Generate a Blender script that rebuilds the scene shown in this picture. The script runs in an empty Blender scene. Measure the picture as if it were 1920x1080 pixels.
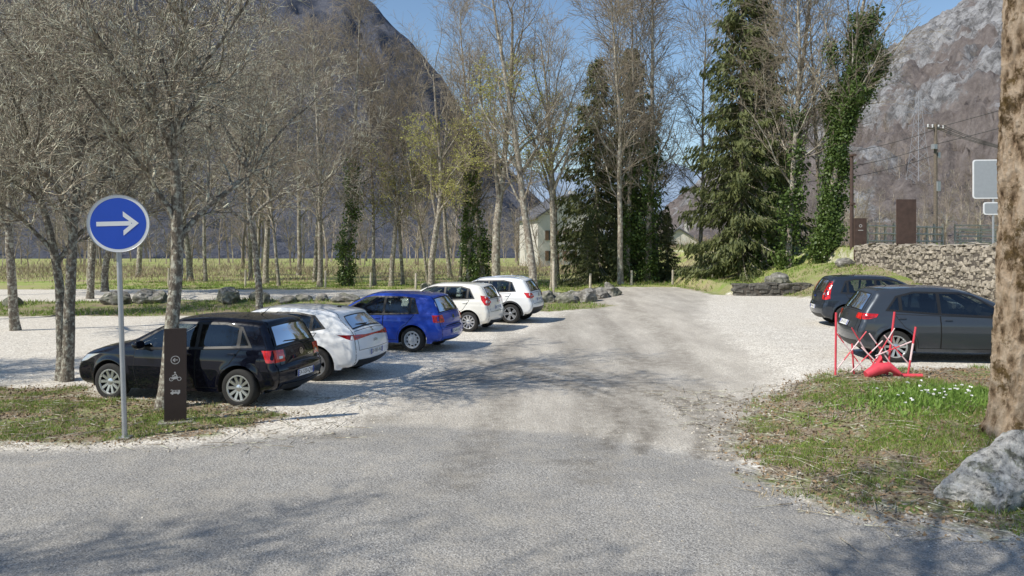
import bpy, bmesh, math, random
import numpy as np
from mathutils import Vector, Matrix, noise, Euler
from mathutils.geometry import delaunay_2d_cdt
R=math.radians
rng=np.random.default_rng(7)
scene=bpy.context.scene
COL=scene.collection
def ss(a,b,x):
    t=np.clip((x-a)/(b-a),0,1); return t*t*(3-2*t)
# ---------------------------------------------------------------- camera / light
cam=bpy.data.cameras.new("camera"); camo=bpy.data.objects.new("camera",cam); COL.objects.link(camo)
camo.location=(0,0,2.6); camo.rotation_euler=(R(90),0,0); cam.lens=26.25; cam.sensor_width=36; cam.shift_y=-0.0396
cam.clip_end=6000; cam.clip_start=0.1; scene.camera=camo
scene.view_settings.view_transform='Standard'; scene.view_settings.look='None'; scene.view_settings.exposure=0
SUN=Vector((-0.84,-0.46,1.0)).normalized()
elev=math.asin(SUN.z); az=math.atan2(SUN.x,SUN.y)
w=bpy.data.worlds.new("World"); scene.world=w; w.use_nodes=True
nt=w.node_tree; bg=nt.nodes['Background']; sky=nt.nodes.new('ShaderNodeTexSky'); sky.sky_type='NISHITA'; sky.sun_disc=False
sky.sun_elevation=elev; sky.sun_rotation=az; sky.altitude=500; sky.air_density=1.25; sky.dust_density=0.0; sky.ozone_density=3.6
nt.links.new(sky.outputs[0],bg.inputs[0]); bg.inputs[1].default_value=0.132
sl=bpy.data.lights.new("sun",'SUN'); sl.energy=5.0; sl.angle=R(0.5); sl.color=(1,0.945,0.84)
so=bpy.data.objects.new("sun",sl); COL.objects.link(so); so.rotation_euler=SUN.to_track_quat('Z','Y').to_euler(); so.location=(-30,-10,40)
# ---------------------------------------------------------------- materials
class NT:
    def __init__(s,name):
        s.m=bpy.data.materials.new(name); s.m.use_nodes=True; s.t=s.m.node_tree; s.b=s.t.nodes['Principled BSDF']; s.pos=None
    def n(s,t,**k):
        x=s.t.nodes.new(t)
        for a,b in k.items(): setattr(x,a,b)
        return x
    def l(s,a,b): s.t.links.new(a,b)
    def obj(s):
        if s.pos is None: s.pos=s.n('ShaderNodeNewGeometry').outputs['Position']
        return s.pos
    def objc(s): return s.n('ShaderNodeTexCoord').outputs['Object']
    def noise(s,scale,detail=3,vec=None,rough=.55,out='Fac'):
        x=s.n('ShaderNodeTexNoise'); x.inputs['Scale'].default_value=scale; x.inputs['Detail'].default_value=detail; x.inputs['Roughness'].default_value=rough
        s.l(vec if vec is not None else s.obj(),x.inputs['Vector']); return x.outputs[out]
    def voro(s,scale,vec=None,out='Distance',feat='F1'):
        x=s.n('ShaderNodeTexVoronoi',feature=feat); x.inputs['Scale'].default_value=scale
        s.l(vec if vec is not None else s.obj(),x.inputs['Vector']); return x.outputs[out]
    def map(s,sc,vec=None):
        x=s.n('ShaderNodeMapping'); x.inputs['Scale'].default_value=sc; s.l(vec if vec is not None else s.obj(),x.inputs['Vector']); return x.outputs[0]
    def ramp(s,f,stops):
        x=s.n('ShaderNodeValToRGB'); e=x.color_ramp.elements
        while len(e)<len(stops): e.new(.5)
        for i,(p,c) in enumerate(stops):
            e[i].position=p; e[i].color=(c,c,c,1) if not hasattr(c,'__len__') else (*c,1)
        s.l(f,x.inputs[0]); return x.outputs[0]
    def mix(s,f,a,b,mode='MIX'):
        x=s.n('ShaderNodeMix',data_type='RGBA',blend_type=mode)
        for i,v in ((0,f),(6,a),(7,b)):
            if hasattr(v,'is_linked'): s.l(v,x.inputs[i])
            elif hasattr(v,'__len__'): x.inputs[i].default_value=(*v,1)
            else: x.inputs[i].default_value=v
        return x.outputs[2]
    def math(s,op,a,b=0,clamp=False):
        x=s.n('ShaderNodeMath',operation=op); x.use_clamp=clamp
        for i,v in ((0,a),(1,b)):
            if hasattr(v,'is_linked'): s.l(v,x.inputs[i])
            else: x.inputs[i].default_value=v
        return x.outputs[0]
    def attr(s,name): return s.n('ShaderNodeAttribute',attribute_name=name).outputs['Fac']
    def bump(s,h,st=.5,d=.02):
        x=s.n('ShaderNodeBump'); x.inputs['Strength'].default_value=st; x.inputs['Distance'].default_value=d
        s.l(h,x.inputs['Height']); s.l(x.outputs[0],s.b.inputs['Normal'])
    def col(s,c):
        if hasattr(c,'is_linked'): s.l(c,s.b.inputs['Base Color'])
        else: s.b.inputs['Base Color'].default_value=(*c,1)
    def rough(s,v): s.b.inputs['Roughness'].default_value=v
def simple(name,c,rough=.6,metal=0,var=.15,scale=8,coat=0,bump=0,spec=.5):
    m=NT(name); a=tuple(x*(1-var) for x in c); b=tuple(min(1,x*(1+var)) for x in c)
    f=m.noise(scale,4,m.objc()); m.col(m.ramp(f,[(.3,a),(.7,b)])); m.rough(rough); m.b.inputs['Metallic'].default_value=metal
    m.b.inputs['Coat Weight'].default_value=coat; m.b.inputs['Coat Roughness'].default_value=.04; m.b.inputs['Specular IOR Level'].default_value=spec
    if bump: m.bump(f,bump,.01)
    return m.m
def bark(name,c1,c2,c3,sc=6,lich=.55,bs=.5,k=1.):
    m=NT(name); o=m.objc(); st=m.map((1,1,.35),o)
    f=m.noise(sc*3,5,st); c=m.ramp(f,[(.3,c1),(.7,c2)])
    g=m.noise(sc,5,o,.7); kk=m.ramp(g,[(lich,0.0),(lich+.14,k)])
    m.col(m.mix(kk,c,c3)); m.rough(.9); m.bump(f,bs,.03); m.b.inputs['Specular IOR Level'].default_value=.2
    return m.m
M_bark_l=bark("lichen_bark",(.075,.062,.05),(.23,.195,.155),(.48,.47,.39),13,.48,.6,.9)
M_twig_l=bark("lichen_twig",(.13,.108,.085),(.37,.315,.245),(.66,.65,.51),7,.48,0)
M_bark=bark("grey_bark",(.11,.093,.075),(.36,.31,.25),(.54,.52,.42),5,.49,.6,.9)
M_twig=bark("grey_twig",(.17,.138,.108),(.42,.355,.27),(.52,.49,.35),1.5,.55,0)
M_wood=bark("woodland_bark",(.13,.105,.085),(.34,.28,.225),(.47,.42,.34),.5,.52,0)
def leafmat(name,a,b,rough=.5,tr=.25):
    m=NT(name); f=m.noise(2.3,3,m.objc()); g=m.noise(30,1,m.objc()); c=m.mix(m.ramp(m.math('ADD',m.math('MULTIPLY',f,.5),m.math('MULTIPLY',g,.5)),[(.38,0.),(.62,1.)]),a,b)
    m.col(c); m.rough(rough); m.b.inputs['Specular IOR Level'].default_value=.3
    if tr:
        t=m.n('ShaderNodeBsdfTranslucent'); m.l(c,t.inputs[0]); x=m.n('ShaderNodeMixShader'); x.inputs[0].default_value=tr
        m.l(m.b.outputs[0],x.inputs[1]); m.l(t.outputs[0],x.inputs[2]); m.l(x.outputs[0],m.t.nodes['Material Output'].inputs[0])
    return m.m
M_spruce=leafmat("spruce_needles",(.045,.065,.022),(.20,.215,.080),.6,.25)
M_ivy=leafmat("ivy_leaves",(.032,.062,.016),(.15,.215,.055),.4,.2)
M_bud=leafmat("yellow_buds",(.40,.40,.11),(.62,.60,.22),.6,.4)
M_grass=leafmat("grass_blades",(.12,.20,.025),(.29,.39,.08),.55,.35)
M_dry=leafmat("dry_grass",(.28,.22,.13),(.50,.42,.27),.8,.2)
M_brush=leafmat("brushwood",(.20,.15,.10),(.40,.32,.22),.8,.1)
M_stone=NT("stone"); _o=M_stone.obj(); _f=M_stone.noise(5,6); _g=M_stone.noise(1.3,3)
M_stone.col(M_stone.mix(M_stone.ramp(_g,[(.45,0.),(.6,1.)]),M_stone.ramp(_f,[(.3,(.09,.085,.075)),(.55,(.24,.225,.20)),(.7,(.46,.44,.40))]),M_stone.ramp(_f,[(.35,(.07,.075,.045)),(.65,(.24,.235,.18))])))
M_stone.rough(.9); M_stone.bump(_f,.9,.05); M_stone=M_stone.m
def wallmat(name,a,b):
    m=NT(name); f=m.noise(9,5); g=m.noise(1.9,2); m.col(m.mix(m.ramp(g,[(.35,0.),(.65,1.)]),m.ramp(f,[(.3,a),(.7,b)]),m.ramp(f,[(.3,tuple(x*.6 for x in a)),(.7,tuple(x*.8 for x in b))])))
    m.rough(.95); m.bump(f,.9,.05); return m.m
M_wall=wallmat("wall_stone",(.22,.19,.15),(.54,.48,.39))
M_wall_d=wallmat("dark_wall_stone",(.07,.065,.055),(.20,.185,.16))
M_mortar=simple("mortar",(.10,.085,.07),.95,var=.3)
# ---------------------------------------------------------------- mesh builders
def np_mesh(name,V,F,mats,smooth=False,mi=None):
    V=np.ascontiguousarray(V,dtype=np.float32); F=np.ascontiguousarray(F,dtype=np.int32)
    me=bpy.data.meshes.new(name); me.vertices.add(len(V)); me.vertices.foreach_set('co',V.ravel())
    k=F.shape[1]; me.loops.add(F.size); me.loops.foreach_set('vertex_index',F.ravel())
    me.polygons.add(len(F)); me.polygons.foreach_set('loop_start',np.arange(0,F.size,k,dtype=np.int32))
    if mi is not None: me.polygons.foreach_set('material_index',np.asarray(mi,dtype=np.int32))
    me.polygons.foreach_set('use_smooth',np.full(len(F),smooth,dtype=bool))
    for m in mats: me.materials.append(m)
    me.update(calc_edges=True); me.validate(); return me
def ob(name,me,parent=None,loc=(0,0,0),rot=(0,0,0),sc=1,label=None,cat=None,kind=None,group=None):
    o=bpy.data.objects.new(name,me); COL.objects.link(o)
    o.location=loc; o.rotation_euler=rot; o.scale=(sc,)*3 if not hasattr(sc,'__len__') else sc
    if parent: o.parent=parent
    if label: o["label"]=label
    if cat: o["category"]=cat
    if kind: o["kind"]=kind
    if group: o["group"]=group
    return o
class B:
    def __init__(s): s.v=[];s.f=[];s.m=[]
    def add(s,vs,fs,mi=0):
        k=len(s.v); s.v+= [tuple(x) for x in vs]
        for f in fs: s.f.append([i+k for i in f]); s.m.append(mi)
    def box(s,c,d,mi=0,rot=(0,0,0)):
        q=Euler(rot).to_matrix(); vs=[]
        for x in(-1,1):
            for y in(-1,1):
                for z in(-1,1): vs.append(Vector(c)+q@Vector((x*d[0]/2,y*d[1]/2,z*d[2]/2)))
        s.add(vs,[(0,1,3,2),(4,6,7,5),(0,4,5,1),(2,3,7,6),(0,2,6,4),(1,5,7,3)],mi)
    def tube(s,pts,rad,n=8,mi=0,cap=True):
        pts=[Vector(p) for p in pts]
        if not hasattr(rad,'__len__'): rad=[rad]*len(pts)
        vs=[];fs=[]
        for i,p in enumerate(pts):
            t=(pts[min(i+1,len(pts)-1)]-pts[max(i-1,0)]).normalized()
            a=Vector((1,0,0)) if abs(t.x)<.8 else Vector((0,1,0)); u=t.cross(a).normalized(); v=t.cross(u)
            for k in range(n):
                an=2*math.pi*k/n; vs.append(p+(u*math.cos(an)+v*math.sin(an))*rad[i])
        for i in range(len(pts)-1):
            for k in range(n): fs.append((i*n+k,i*n+(k+1)%n,(i+1)*n+(k+1)%n,(i+1)*n+k))
        if cap: fs.append(list(range(n))[::-1]); fs.append([(len(pts)-1)*n+k for k in range(n)])
        s.add(vs,fs,mi)
    def lathe(s,prof,n=32,mi=0,axis='y',c=(0,0,0)):
        vs=[];fs=[]
        for r,h in prof:
            for k in range(n):
                a=2*math.pi*k/n
                if axis=='y': vs.append((c[0]+r*math.cos(a),c[1]+h,c[2]+r*math.sin(a)))
                else: vs.append((c[0]+r*math.cos(a),c[1]+r*math.sin(a),c[2]+h))
        for i in range(len(prof)-1):
            for k in range(n): fs.append((i*n+k,i*n+(k+1)%n,(i+1)*n+(k+1)%n,(i+1)*n+k))
        s.add(vs,fs,mi)
    def flat(s,pts,y=0,mi=0): s.add([(p[0],y,p[1]) for p in pts],[list(range(len(pts)))],mi)
    def disc(s,cx,cz,r,y=0,mi=0,n=32): s.flat([(cx+r*math.cos(2*math.pi*k/n),cz+r*math.sin(2*math.pi*k/n)) for k in range(n)],y,mi)
    def ring(s,cx,cz,r0,r1,y=0,mi=0,n=32,a0=0,a1=2*math.pi):
        vs=[];fs=[]
        for k in range(n+1):
            a=a0+(a1-a0)*k/n
            for r in(r0,r1): vs.append((cx+r*math.cos(a),y,cz+r*math.sin(a)))
        for k in range(n): fs.append((2*k,2*k+1,2*k+3,2*k+2))
        s.add(vs,fs,mi)
    def stroke(s,pts,wd,y=0,mi=0):
        for a,b in zip(pts[:-1],pts[1:]):
            d=Vector((b[0]-a[0],b[1]-a[1])); 
            if d.length<1e-6: continue
            d.normalize(); n=Vector((-d.y,d.x))*wd/2; e=d*wd*.3
            s.flat([(a[0]-e.x+n.x,a[1]-e.y+n.y),(a[0]-e.x-n.x,a[1]-e.y-n.y),(b[0]+e.x-n.x,b[1]+e.y-n.y),(b[0]+e.x+n.x,b[1]+e.y+n.y)],y,mi)
    def mesh(s,name,mats,smooth=False,ang=35,merge=False):
        me=bpy.data.meshes.new(name); me.from_pydata(s.v,[],s.f)
        for m in mats: me.materials.append(m)
        for p,mi in zip(me.polygons,s.m): p.material_index=mi; p.use_smooth=smooth
        if merge:
            bm=bmesh.new(); bm.from_mesh(me); bmesh.ops.remove_doubles(bm,verts=bm.verts,dist=2e-4); bmesh.ops.recalc_face_normals(bm,faces=bm.faces); bm.to_mesh(me); bm.free()
        if smooth: me.set_sharp_from_angle(angle=R(ang))
        me.update(); return me
def empty(name,loc,rz=0,sc=1,**k):
    o=ob(name,None,None,loc,(0,0,rz),sc,**k); o.empty_display_size=.2; return o
# ---------------------------------------------------------------- terrain
def H(x,y):
    x=np.asarray(x,float); y=np.asarray(y,float)
    h=0.30*ss(3.3,6.5,x)*ss(6.3,12,y)
    h=h+.09*np.exp(-((x+8.5)/4)**2-((y-12)/1.1)**2)
    h=h+.13*np.exp(-((x-6.6)/2.2)**2-((y-10.4)/1.9)**2)
    h=h+.25*np.exp(-((x+12)/8)**2-((y-33.5)/1.2)**2)*(x<0)
    h=h+1.45*ss(12.6,16.9,x)*ss(25,35,y)
    h=h+ss(10.2,10.8,x)*ss(35.95,36.15,y)*np.clip(.5-.09*(x-10.7),0,.5)*(1-.5*ss(44,60,y))
    wd=.1+4*ss(37,46,y); u=ss(17.0-wd,17.1+wd*.3,x)
    h=np.maximum(h,u*(2.62+.0*x))
    h=h+.02*np.sin(x*1.7+y*.9)*np.sin(y*1.3-x*.4)*ss(12,60,np.abs(y)+np.abs(x))
    return h
def h1(x,y): return float(H(x,y))
def step_axis(dense,lo,hi,g=1.12):
    a=list(dense); s=a[1]-a[0]
    while a[0]>lo: s*=g; a.insert(0,a[0]-s)
    s=a[-1]-a[-2]
    while a[-1]<hi: s*=g; a.append(a[-1]+s)
    return np.array(a)
xs=step_axis(np.arange(-12,19,.10),-2500,2500); 
ys=step_axis(np.concatenate([np.arange(4,16,.10),np.arange(16,36,.22),np.arange(36,60,.35)]),-2500,2800)
def sdf(poly,X,Y):
    P=np.array(poly,float); d=np.full(X.shape,1e9); ins=np.zeros(X.shape,bool)
    for i in range(len(P)):
        a=P[i]; b=P[(i+1)%len(P)]; e=b-a; wx=X-a[0]; wy=Y-a[1]
        t=np.clip((wx*e[0]+wy*e[1])/(e@e),0,1); d=np.minimum(d,np.hypot(wx-t*e[0],wy-t*e[1]))
        c=((a[1]<=Y)&(b[1]>Y))|((b[1]<=Y)&(a[1]>Y)); 
        with np.errstate(all='ignore'): xi=a[0]+(Y-a[1])/(b[1]-a[1]+1e-12)*e[0]
        ins^=c&(X<xi)
    return np.where(ins,-d,d)
ASPH=[(-60,-60),(-60,9.6),(-6.2,9.5),(-4.4,9.8),(-2.9,10.4),(-1.8,11.0),(1,10.4),(2.85,8.9),(3.0,7.7),(3.7,7.0),(4.6,6.5),(12,5.4),(60,4),(60,-60)]
DRIVE=[(-2.4,10.2),(-1.9,14),(-1.2,18),(0.2,22),(1.5,26),(2.6,31),(3.8,38),(6,43),(10,43),(9.6,36),(7.7,30),(6.1,24),(5.7,19),(5.0,15),(4.3,12),(3.1,9),(1,10)]
GR=[([(-18,14.2),(-9.2,13.7),(-7.9,13.9),(-7.2,12.6),(-4.4,12.2),(-3.4,11.4),(-4.2,10.4),(-5.8,9.9),(-7.2,10.05),(-18,10.2)],.6),
 ([(3.9,12.2),(5.0,13.3),(6.4,13.9),(9.2,14.3),(13,14.3),(13,6.6),(4.9,6.7),(3.7,7.1),(2.95,7.9),(2.9,9.3),(3.3,10.8)],.75),
 ([(-60,27.2),(-4.5,28.5),(-.5,31),(1.5,30.3),(4.4,32.5),(3.6,35),(1.5,37),(-5,36),(-60,36)],.8),
 ([(-400,50),(-5,46),(3,42),(6,43.5),(9.6,43.3),(9.9,36.0),(12.6,35.9),(13.9,30),(15.5,26),(17,24),(17,600),(-400,600)],.7),
 ([(17.05,-50),(17.05,600),(500,600),(500,-50)],.3)]
def masks(X,Y):
    a=ss(-.5,.5,-sdf(ASPH,X,Y)); d=ss(-1.0,1.0,-sdf(DRIVE,X,Y)); g=np.zeros(X.shape)
    for p,wd in GR: g=np.maximum(g,ss(-wd,wd,-sdf(p,X,Y)))
    return a,d,g
def polyd(P,X,Y):
    d=np.full(X.shape,1e9)
    for a,b in zip(P[:-1],P[1:]):
        a=np.array(a);b=np.array(b);e=b-a; t=np.clip(((X-a[0])*e[0]+(Y-a[1])*e[1])/(e@e),0,1); d=np.minimum(d,np.hypot(X-a[0]-t*e[0],Y-a[1]-t*e[1]))
    return d
X,Y=np.meshgrid(xs,ys); Z=H(X,Y); A,D,G=masks(X,Y)
TK=np.zeros(X.shape)
for off_ in (0,.45,1.25,1.6,2.6):
    tr=[(1.2+off_*.9+ .9*math.sin(t*1.2)-t*.35, 9.6+t*2.1-off_*.25) for t in np.linspace(0,3.6,14)]
    TK=np.maximum(TK,(1. if off_<2 else .75)*(1-ss(.07,.17,polyd(tr,X,Y))))
for (x0_,y0_,dx_,dy_,s_) in ((-.6,8.2,.1,2.4,.6),(.9,8.4,.14,2.4,.5),(1.9,10.5,.28,3,.6),(3.3,12.5,.3,3,.5)):
    tr=[(x0_+dx_*t+.25*math.sin(t*.7),y0_+dy_*t) for t in np.linspace(0,9,10)]; TK=np.maximum(TK,s_*(1-ss(.12,.5,polyd(tr,X,Y))))
for (cx,cy,rx,ry) in ((-2.5,10.35,.75,.22),(.8,9.05,.5,.16),(2.2,13.6,.8,.7),(-2.0,11.3,.5,.3),(1.6,12,.7,.5),(-.6,15,1.2,1.0),(3,17,1,1.2)): TK=np.maximum(TK,.8*(1-ss(.3,1.3,np.hypot((X-cx)/rx,(Y-cy)/ry))))
Z=Z-.03*(1-ss(.3,1.1,np.hypot((X+2.5)/.7,(Y-10.35)/.2)))
V=np.stack([X,Y,Z],-1).reshape(-1,3); nx=len(xs); ny=len(ys)
I=(np.arange(ny-1)[:,None]*nx+np.arange(nx-1)[None,:]); F=np.stack([I,I+1,I+nx+1,I+nx],-1).reshape(-1,4)
gm=NT("terrain_surface")
nb=gm.noise(.5,4); nm=gm.noise(2.2,5,rough=.65); nf=gm.noise(22,4,rough=.7); vo=gm.voro(38,out='Color'); vd=gm.voro(38)
vb=gm.n('ShaderNodeRGBToBW'); gm.l(vo,vb.inputs[0]); vb=vb.outputs[0]
vo2=gm.voro(100,out='Color'); vb2=gm.n('ShaderNodeRGBToBW'); gm.l(vo2,vb2.inputs[0]); vb2=vb2.outputs[0]
grav=gm.ramp(vb,[(.15,(.36,.325,.28)),(.45,(.65,.605,.53)),(.85,(.88,.84,.75))])
grav=gm.mix(gm.ramp(nm,[(.35,.0),(.7,.40)]),grav,(.48,.425,.35))
asp=gm.ramp(vb2,[(.15,(.165,.158,.148)),(.5,(.315,.302,.282)),(.85,(.54,.52,.485))])
asp=gm.mix(gm.ramp(nb,[(.35,.0),(.65,.5)]),asp,(.20,.192,.18))
asp=gm.mix(gm.ramp(nm,[(.45,.0),(.75,.5)]),asp,(.46,.42,.355))
streak=gm.noise(1.0,6,gm.map((1.9,.38,1)),rough=.66)
dbase=gm.ramp(vb2,[(.15,(.29,.262,.225)),(.5,(.43,.395,.34)),(.85,(.60,.56,.49))])
drv=gm.mix(gm.ramp(streak,[(.38,.0),(.62,.85)]),gm.mix(.4,dbase,grav),gm.mix(.5,dbase,(.31,.28,.245)))
def msk(at,amp,noi,lo=.42,hi=.58):
    return gm.ramp(gm.math('ADD',gm.attr(at),gm.math('MULTIPLY',gm.math('SUBTRACT',noi,.5),amp)),[(lo,0.),(hi,1.)])
c=gm.mix(msk('drive',.9,nm,.25,.75),grav,drv)
c=gm.mix(msk('asphalt',1.3,nm,.25,.75),c,asp)
c=gm.mix(gm.math('MULTIPLY',gm.attr('track'),gm.ramp(gm.noise(5,4),[(.35,.25),(.6,1.)])),c,gm.mix(.62,c,(.11,.095,.075)))
soil=gm.ramp(nf,[(.3,(.11,.082,.055)),(.5,(.26,.205,.145)),(.7,(.48,.41,.32))])
grn=gm.ramp(nf,[(.3,(.06,.095,.018)),(.5,(.15,.22,.04)),(.7,(.28,.34,.09))])
gr=gm.mix(gm.ramp(gm.noise(1.3,6,rough=.75),[(.46,0.),(.60,.85)]),soil,grn)
gr=gm.mix(gm.attr('far'),gr,gm.ramp(gm.noise(.35,6,rough=.65),[(.36,(.36,.29,.19)),(.50,(.36,.37,.14)),(.64,(.24,.34,.07))]))
c=gm.mix(msk('grass',1.6,nm,.3,.7),c,gr)
gm.col(c); gm.rough(.95); gm.b.inputs['Specular IOR Level'].default_value=.15
gm.bump(gm.math('ADD',gm.math('MULTIPLY',vd,-.5),gm.math('ADD',gm.math('MULTIPLY',nf,1.2),gm.math('MULTIPLY',nm,.8))),.75,.02)
Ac,Dc,Gc=[(m[:-1,:-1]+m[1:,1:]+m[1:,:-1]+m[:-1,1:]).ravel()/4 for m in (A,D,G)]
cat=np.where(Gc>.5,2,np.where((Ac>.5)|(Dc>.5),1,0))
FAR=ss(26,50,Y)
for ci,(nm_,lab) in enumerate((("ground","pale crushed gravel surface of the parking area"),("road","worn grey asphalt access road with gravel patches"),("grass","grassy verges and meadow with bare earth patches"))):
    Fc=F[cat==ci]; used,inv=np.unique(Fc,return_inverse=True)
    me=np_mesh(nm_,V[used],inv.reshape(-1,4),[gm.m],True)
    for an,arr in (('asphalt',A),('drive',D),('grass',G),('far',FAR),('track',TK)):
        at=me.attributes.new(an,'FLOAT','POINT'); at.data.foreach_set('value',arr.ravel()[used].astype(np.float32))
    ob(nm_,me,kind="structure",label=lab,cat=nm_)
# ---------------------------------------------------------------- mountains
def fbm(x,y,z,o=6): return noise.fractal(Vector((x,y,z)),.85,2.1,o)
RIDL=[(-1600,-300),(0,-260),(450,-100),(640,-30),(700,15),(760,75),(830,150),(880,235),(960,330),(1050,420),(1120,470)]
RIDR=[(1160,470),(1290,365),(1450,265),(1560,190),(1640,115),(1700,70),(1790,25),(1870,-30),(2100,-160),(3400,-400)]
RIDD=[(500,260),(700,262),(900,300),(1100,335),(1230,298),(1310,322),(1400,300),(1700,250)]
def hillz(rid,r0,r1,x,y):
    u=960+1400*x/y; v=np.interp(u,[p[0] for p in rid],[p[1] for p in rid]); zr=max(0,(464-v)/1400*r1+2.6)
    t=(y-r0)/(r1-r0); 
    if t<=0: return 0.
    return zr*(ss(0,1,t)*.35+.65*min(t,1)**1.15) if t<1 else zr*(1-(t-1)*.8)
def hill(name,rid,r0,r1,mat,lab,amp,nu=300,nr=110,tmax=1.35):
    us=np.linspace(rid[0][0],rid[-1][0],nu); vs=[];
    for j in range(nr):
        t=tmax*j/(nr-1); y=r0+(r1-r0)*t
        for u in us:
            x=(u-960)/1400*y; z=hillz(rid,r0,r1,x,y)
            k=min(1,z/(r1*.06))*(1 if t<.8 else max(.45,1-(t-.8)*3)); n=fbm(x/(r1*.13),y/(r1*.2),3.1); n2=1-abs(fbm(x/(r1*.045)+z*.01,y/(r1*.08),9.7))*2
            vs.append((x,y,z-1+k*amp*(n*.7+n2*.45)))
    I=(np.arange(nr-1)[:,None]*nu+np.arange(nu-1)[None,:]); F=np.stack([I,I+1,I+nu+1,I+nu],-1).reshape(-1,4)
    ob(name,np_mesh(name,np.array(vs),F,[mat],True),kind="structure",label=lab,cat="mountain")
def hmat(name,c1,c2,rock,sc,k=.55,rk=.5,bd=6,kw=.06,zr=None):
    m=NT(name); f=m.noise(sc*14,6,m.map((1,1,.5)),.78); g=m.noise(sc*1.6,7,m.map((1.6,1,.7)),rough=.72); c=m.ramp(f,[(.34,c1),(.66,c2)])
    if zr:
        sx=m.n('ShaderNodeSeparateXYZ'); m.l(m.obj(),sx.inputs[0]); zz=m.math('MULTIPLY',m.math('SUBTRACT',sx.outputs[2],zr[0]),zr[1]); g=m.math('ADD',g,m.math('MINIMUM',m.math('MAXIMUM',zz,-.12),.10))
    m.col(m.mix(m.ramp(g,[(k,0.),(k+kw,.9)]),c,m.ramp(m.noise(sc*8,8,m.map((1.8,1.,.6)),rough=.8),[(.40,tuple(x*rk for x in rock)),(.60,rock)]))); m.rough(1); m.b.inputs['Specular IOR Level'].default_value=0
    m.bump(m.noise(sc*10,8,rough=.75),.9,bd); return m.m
hill("mountain",RIDL,170,480,hmat("haze_tinted_woods",(.085,.098,.135),(.18,.185,.215),(.18,.20,.24),.014,.60,.6,6),"steep hazy blue grey wooded mountainside",12)  # aerial haze painted into the blue grey base colours, no volume used
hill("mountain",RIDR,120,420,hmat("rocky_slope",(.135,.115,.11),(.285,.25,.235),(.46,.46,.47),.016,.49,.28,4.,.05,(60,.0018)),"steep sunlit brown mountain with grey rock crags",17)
hill("mountain",RIDD,1000,1700,hmat("haze_tinted_ridge",(.22,.29,.38),(.30,.37,.47),(.34,.40,.49),.003,.6),"distant hazy blue mountain ridge",25,160,40)  # pale blue base colours stand in for distance haze
# ---------------------------------------------------------------- tubes (vectorised)
def tubes(S,n):
    P0=S[:,0:3];P1=S[:,3:6];r0=S[:,6:7];r1=S[:,7:8]; T=P1-P0; T=T/np.maximum(np.linalg.norm(T,axis=1,keepdims=True),1e-9)
    ref=np.where(np.abs(T[:,0:1])<.8,np.array([[1.,0,0]]),np.array([[0,1.,0]])); U=np.cross(T,ref); U/=np.linalg.norm(U,axis=1,keepdims=True); W=np.cross(T,U)
    vs=[]
    for P,r in((P0,r0),(P1+T*r1*.3,r1)):
        for k in range(n):
            a=2*math.pi*k/n; vs.append(P+(U*math.cos(a)+W*math.sin(a))*r)
    V=np.stack(vs,1).reshape(-1,3); b=np.arange(len(S))[:,None]*2*n
    F=np.concatenate([b+np.array([[k,(k+1)%n,n+(k+1)%n,n+k]]) for k in range(n)],0)
    return V,F
def join(parts):
    Vs=[];Fs=[];k=0
    for V,F in parts: Vs.append(V);Fs.append(F+k);k+=len(V)
    return np.concatenate(Vs),np.concatenate(Fs)
def grow(rnd,p,d,L,r,lv,C,out):
    c=C[lv]; n=max(2,int(round(L/c['seg']))); st=L/n; last=lv==len(C)-1
    nc=0 if last else max(1,int(c['n']*(.75+.5*rnd.random())))
    ts=sorted(c['start']+(1-c['start'])*rnd.random() for _ in range(nc)); ai=rnd.random()*6.28
    rend=c.get('end',.15)
    for i in range(n):
        wg=c['wig']; d=(d+Vector((rnd.gauss(0,wg),rnd.gauss(0,wg),rnd.gauss(0,wg)+c['up']))).normalized()
        q=p+d*st; t0=i/n;t1=(i+1)/n; ra=r*(1-(1-rend)*t0); rb=r*(1-(1-rend)*t1)
        if lv==0 and i==0: ra*=1.3
        out.append((p.x,p.y,p.z,q.x,q.y,q.z,max(ra,C[-1]['min']),max(rb,C[-1]['min']),lv))
        while ts and ts[0]<=t1:
            t=ts.pop(0); f=(t-t0)/(t1-t0); pp=p.lerp(q,f); ai+=2.4+rnd.gauss(0,.4)
            a=Vector((0,0,1)) if abs(d.z)<.9 else Vector((1,0,0)); u=d.cross(a).normalized(); v=d.cross(u)
            an=R(c['ang'])*(.75+.5*rnd.random()); dd=d*math.cos(an)+(u*math.cos(ai)+v*math.sin(ai))*math.sin(an)
            tt=(t-c['start'])/(1-c['start']); LL=C[lv+1]['L']*(1-c.get('sh',.5)*tt)*(.6+.7*rnd.random())
            rr=min((ra*(1-f)+rb*f)*c['rr'],C[lv+1].get('rmax',9)); grow(rnd,pp,dd,LL,rr,lv+1,C,out)
        p=q
def tree_mesh(name,seed,C,L,r,d=(0,0,1),mats=None):
    rnd=random.Random(seed); out=[]; grow(rnd,Vector((0,0,-.15)),Vector(d).normalized(),L,r,0,C,out)
    S=np.array(out); a=S[S[:,8]<=0]
    V,F=tubes(a,12); tm=np_mesh(name+"_trunk",V,F,[mats[0]],True)
    (V1,F1),(V2,F2)=tubes(S[S[:,8]==1],7),tubes(S[S[:,8]>=2],3); V,F=join([(V1,F1),(V2,F2)]); mi=np.concatenate([np.zeros(len(F1)),np.ones(len(F2))])
    return tm,np_mesh(name+"_crown",V,F,[mats[0],mats[1]],True,mi),S
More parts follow.
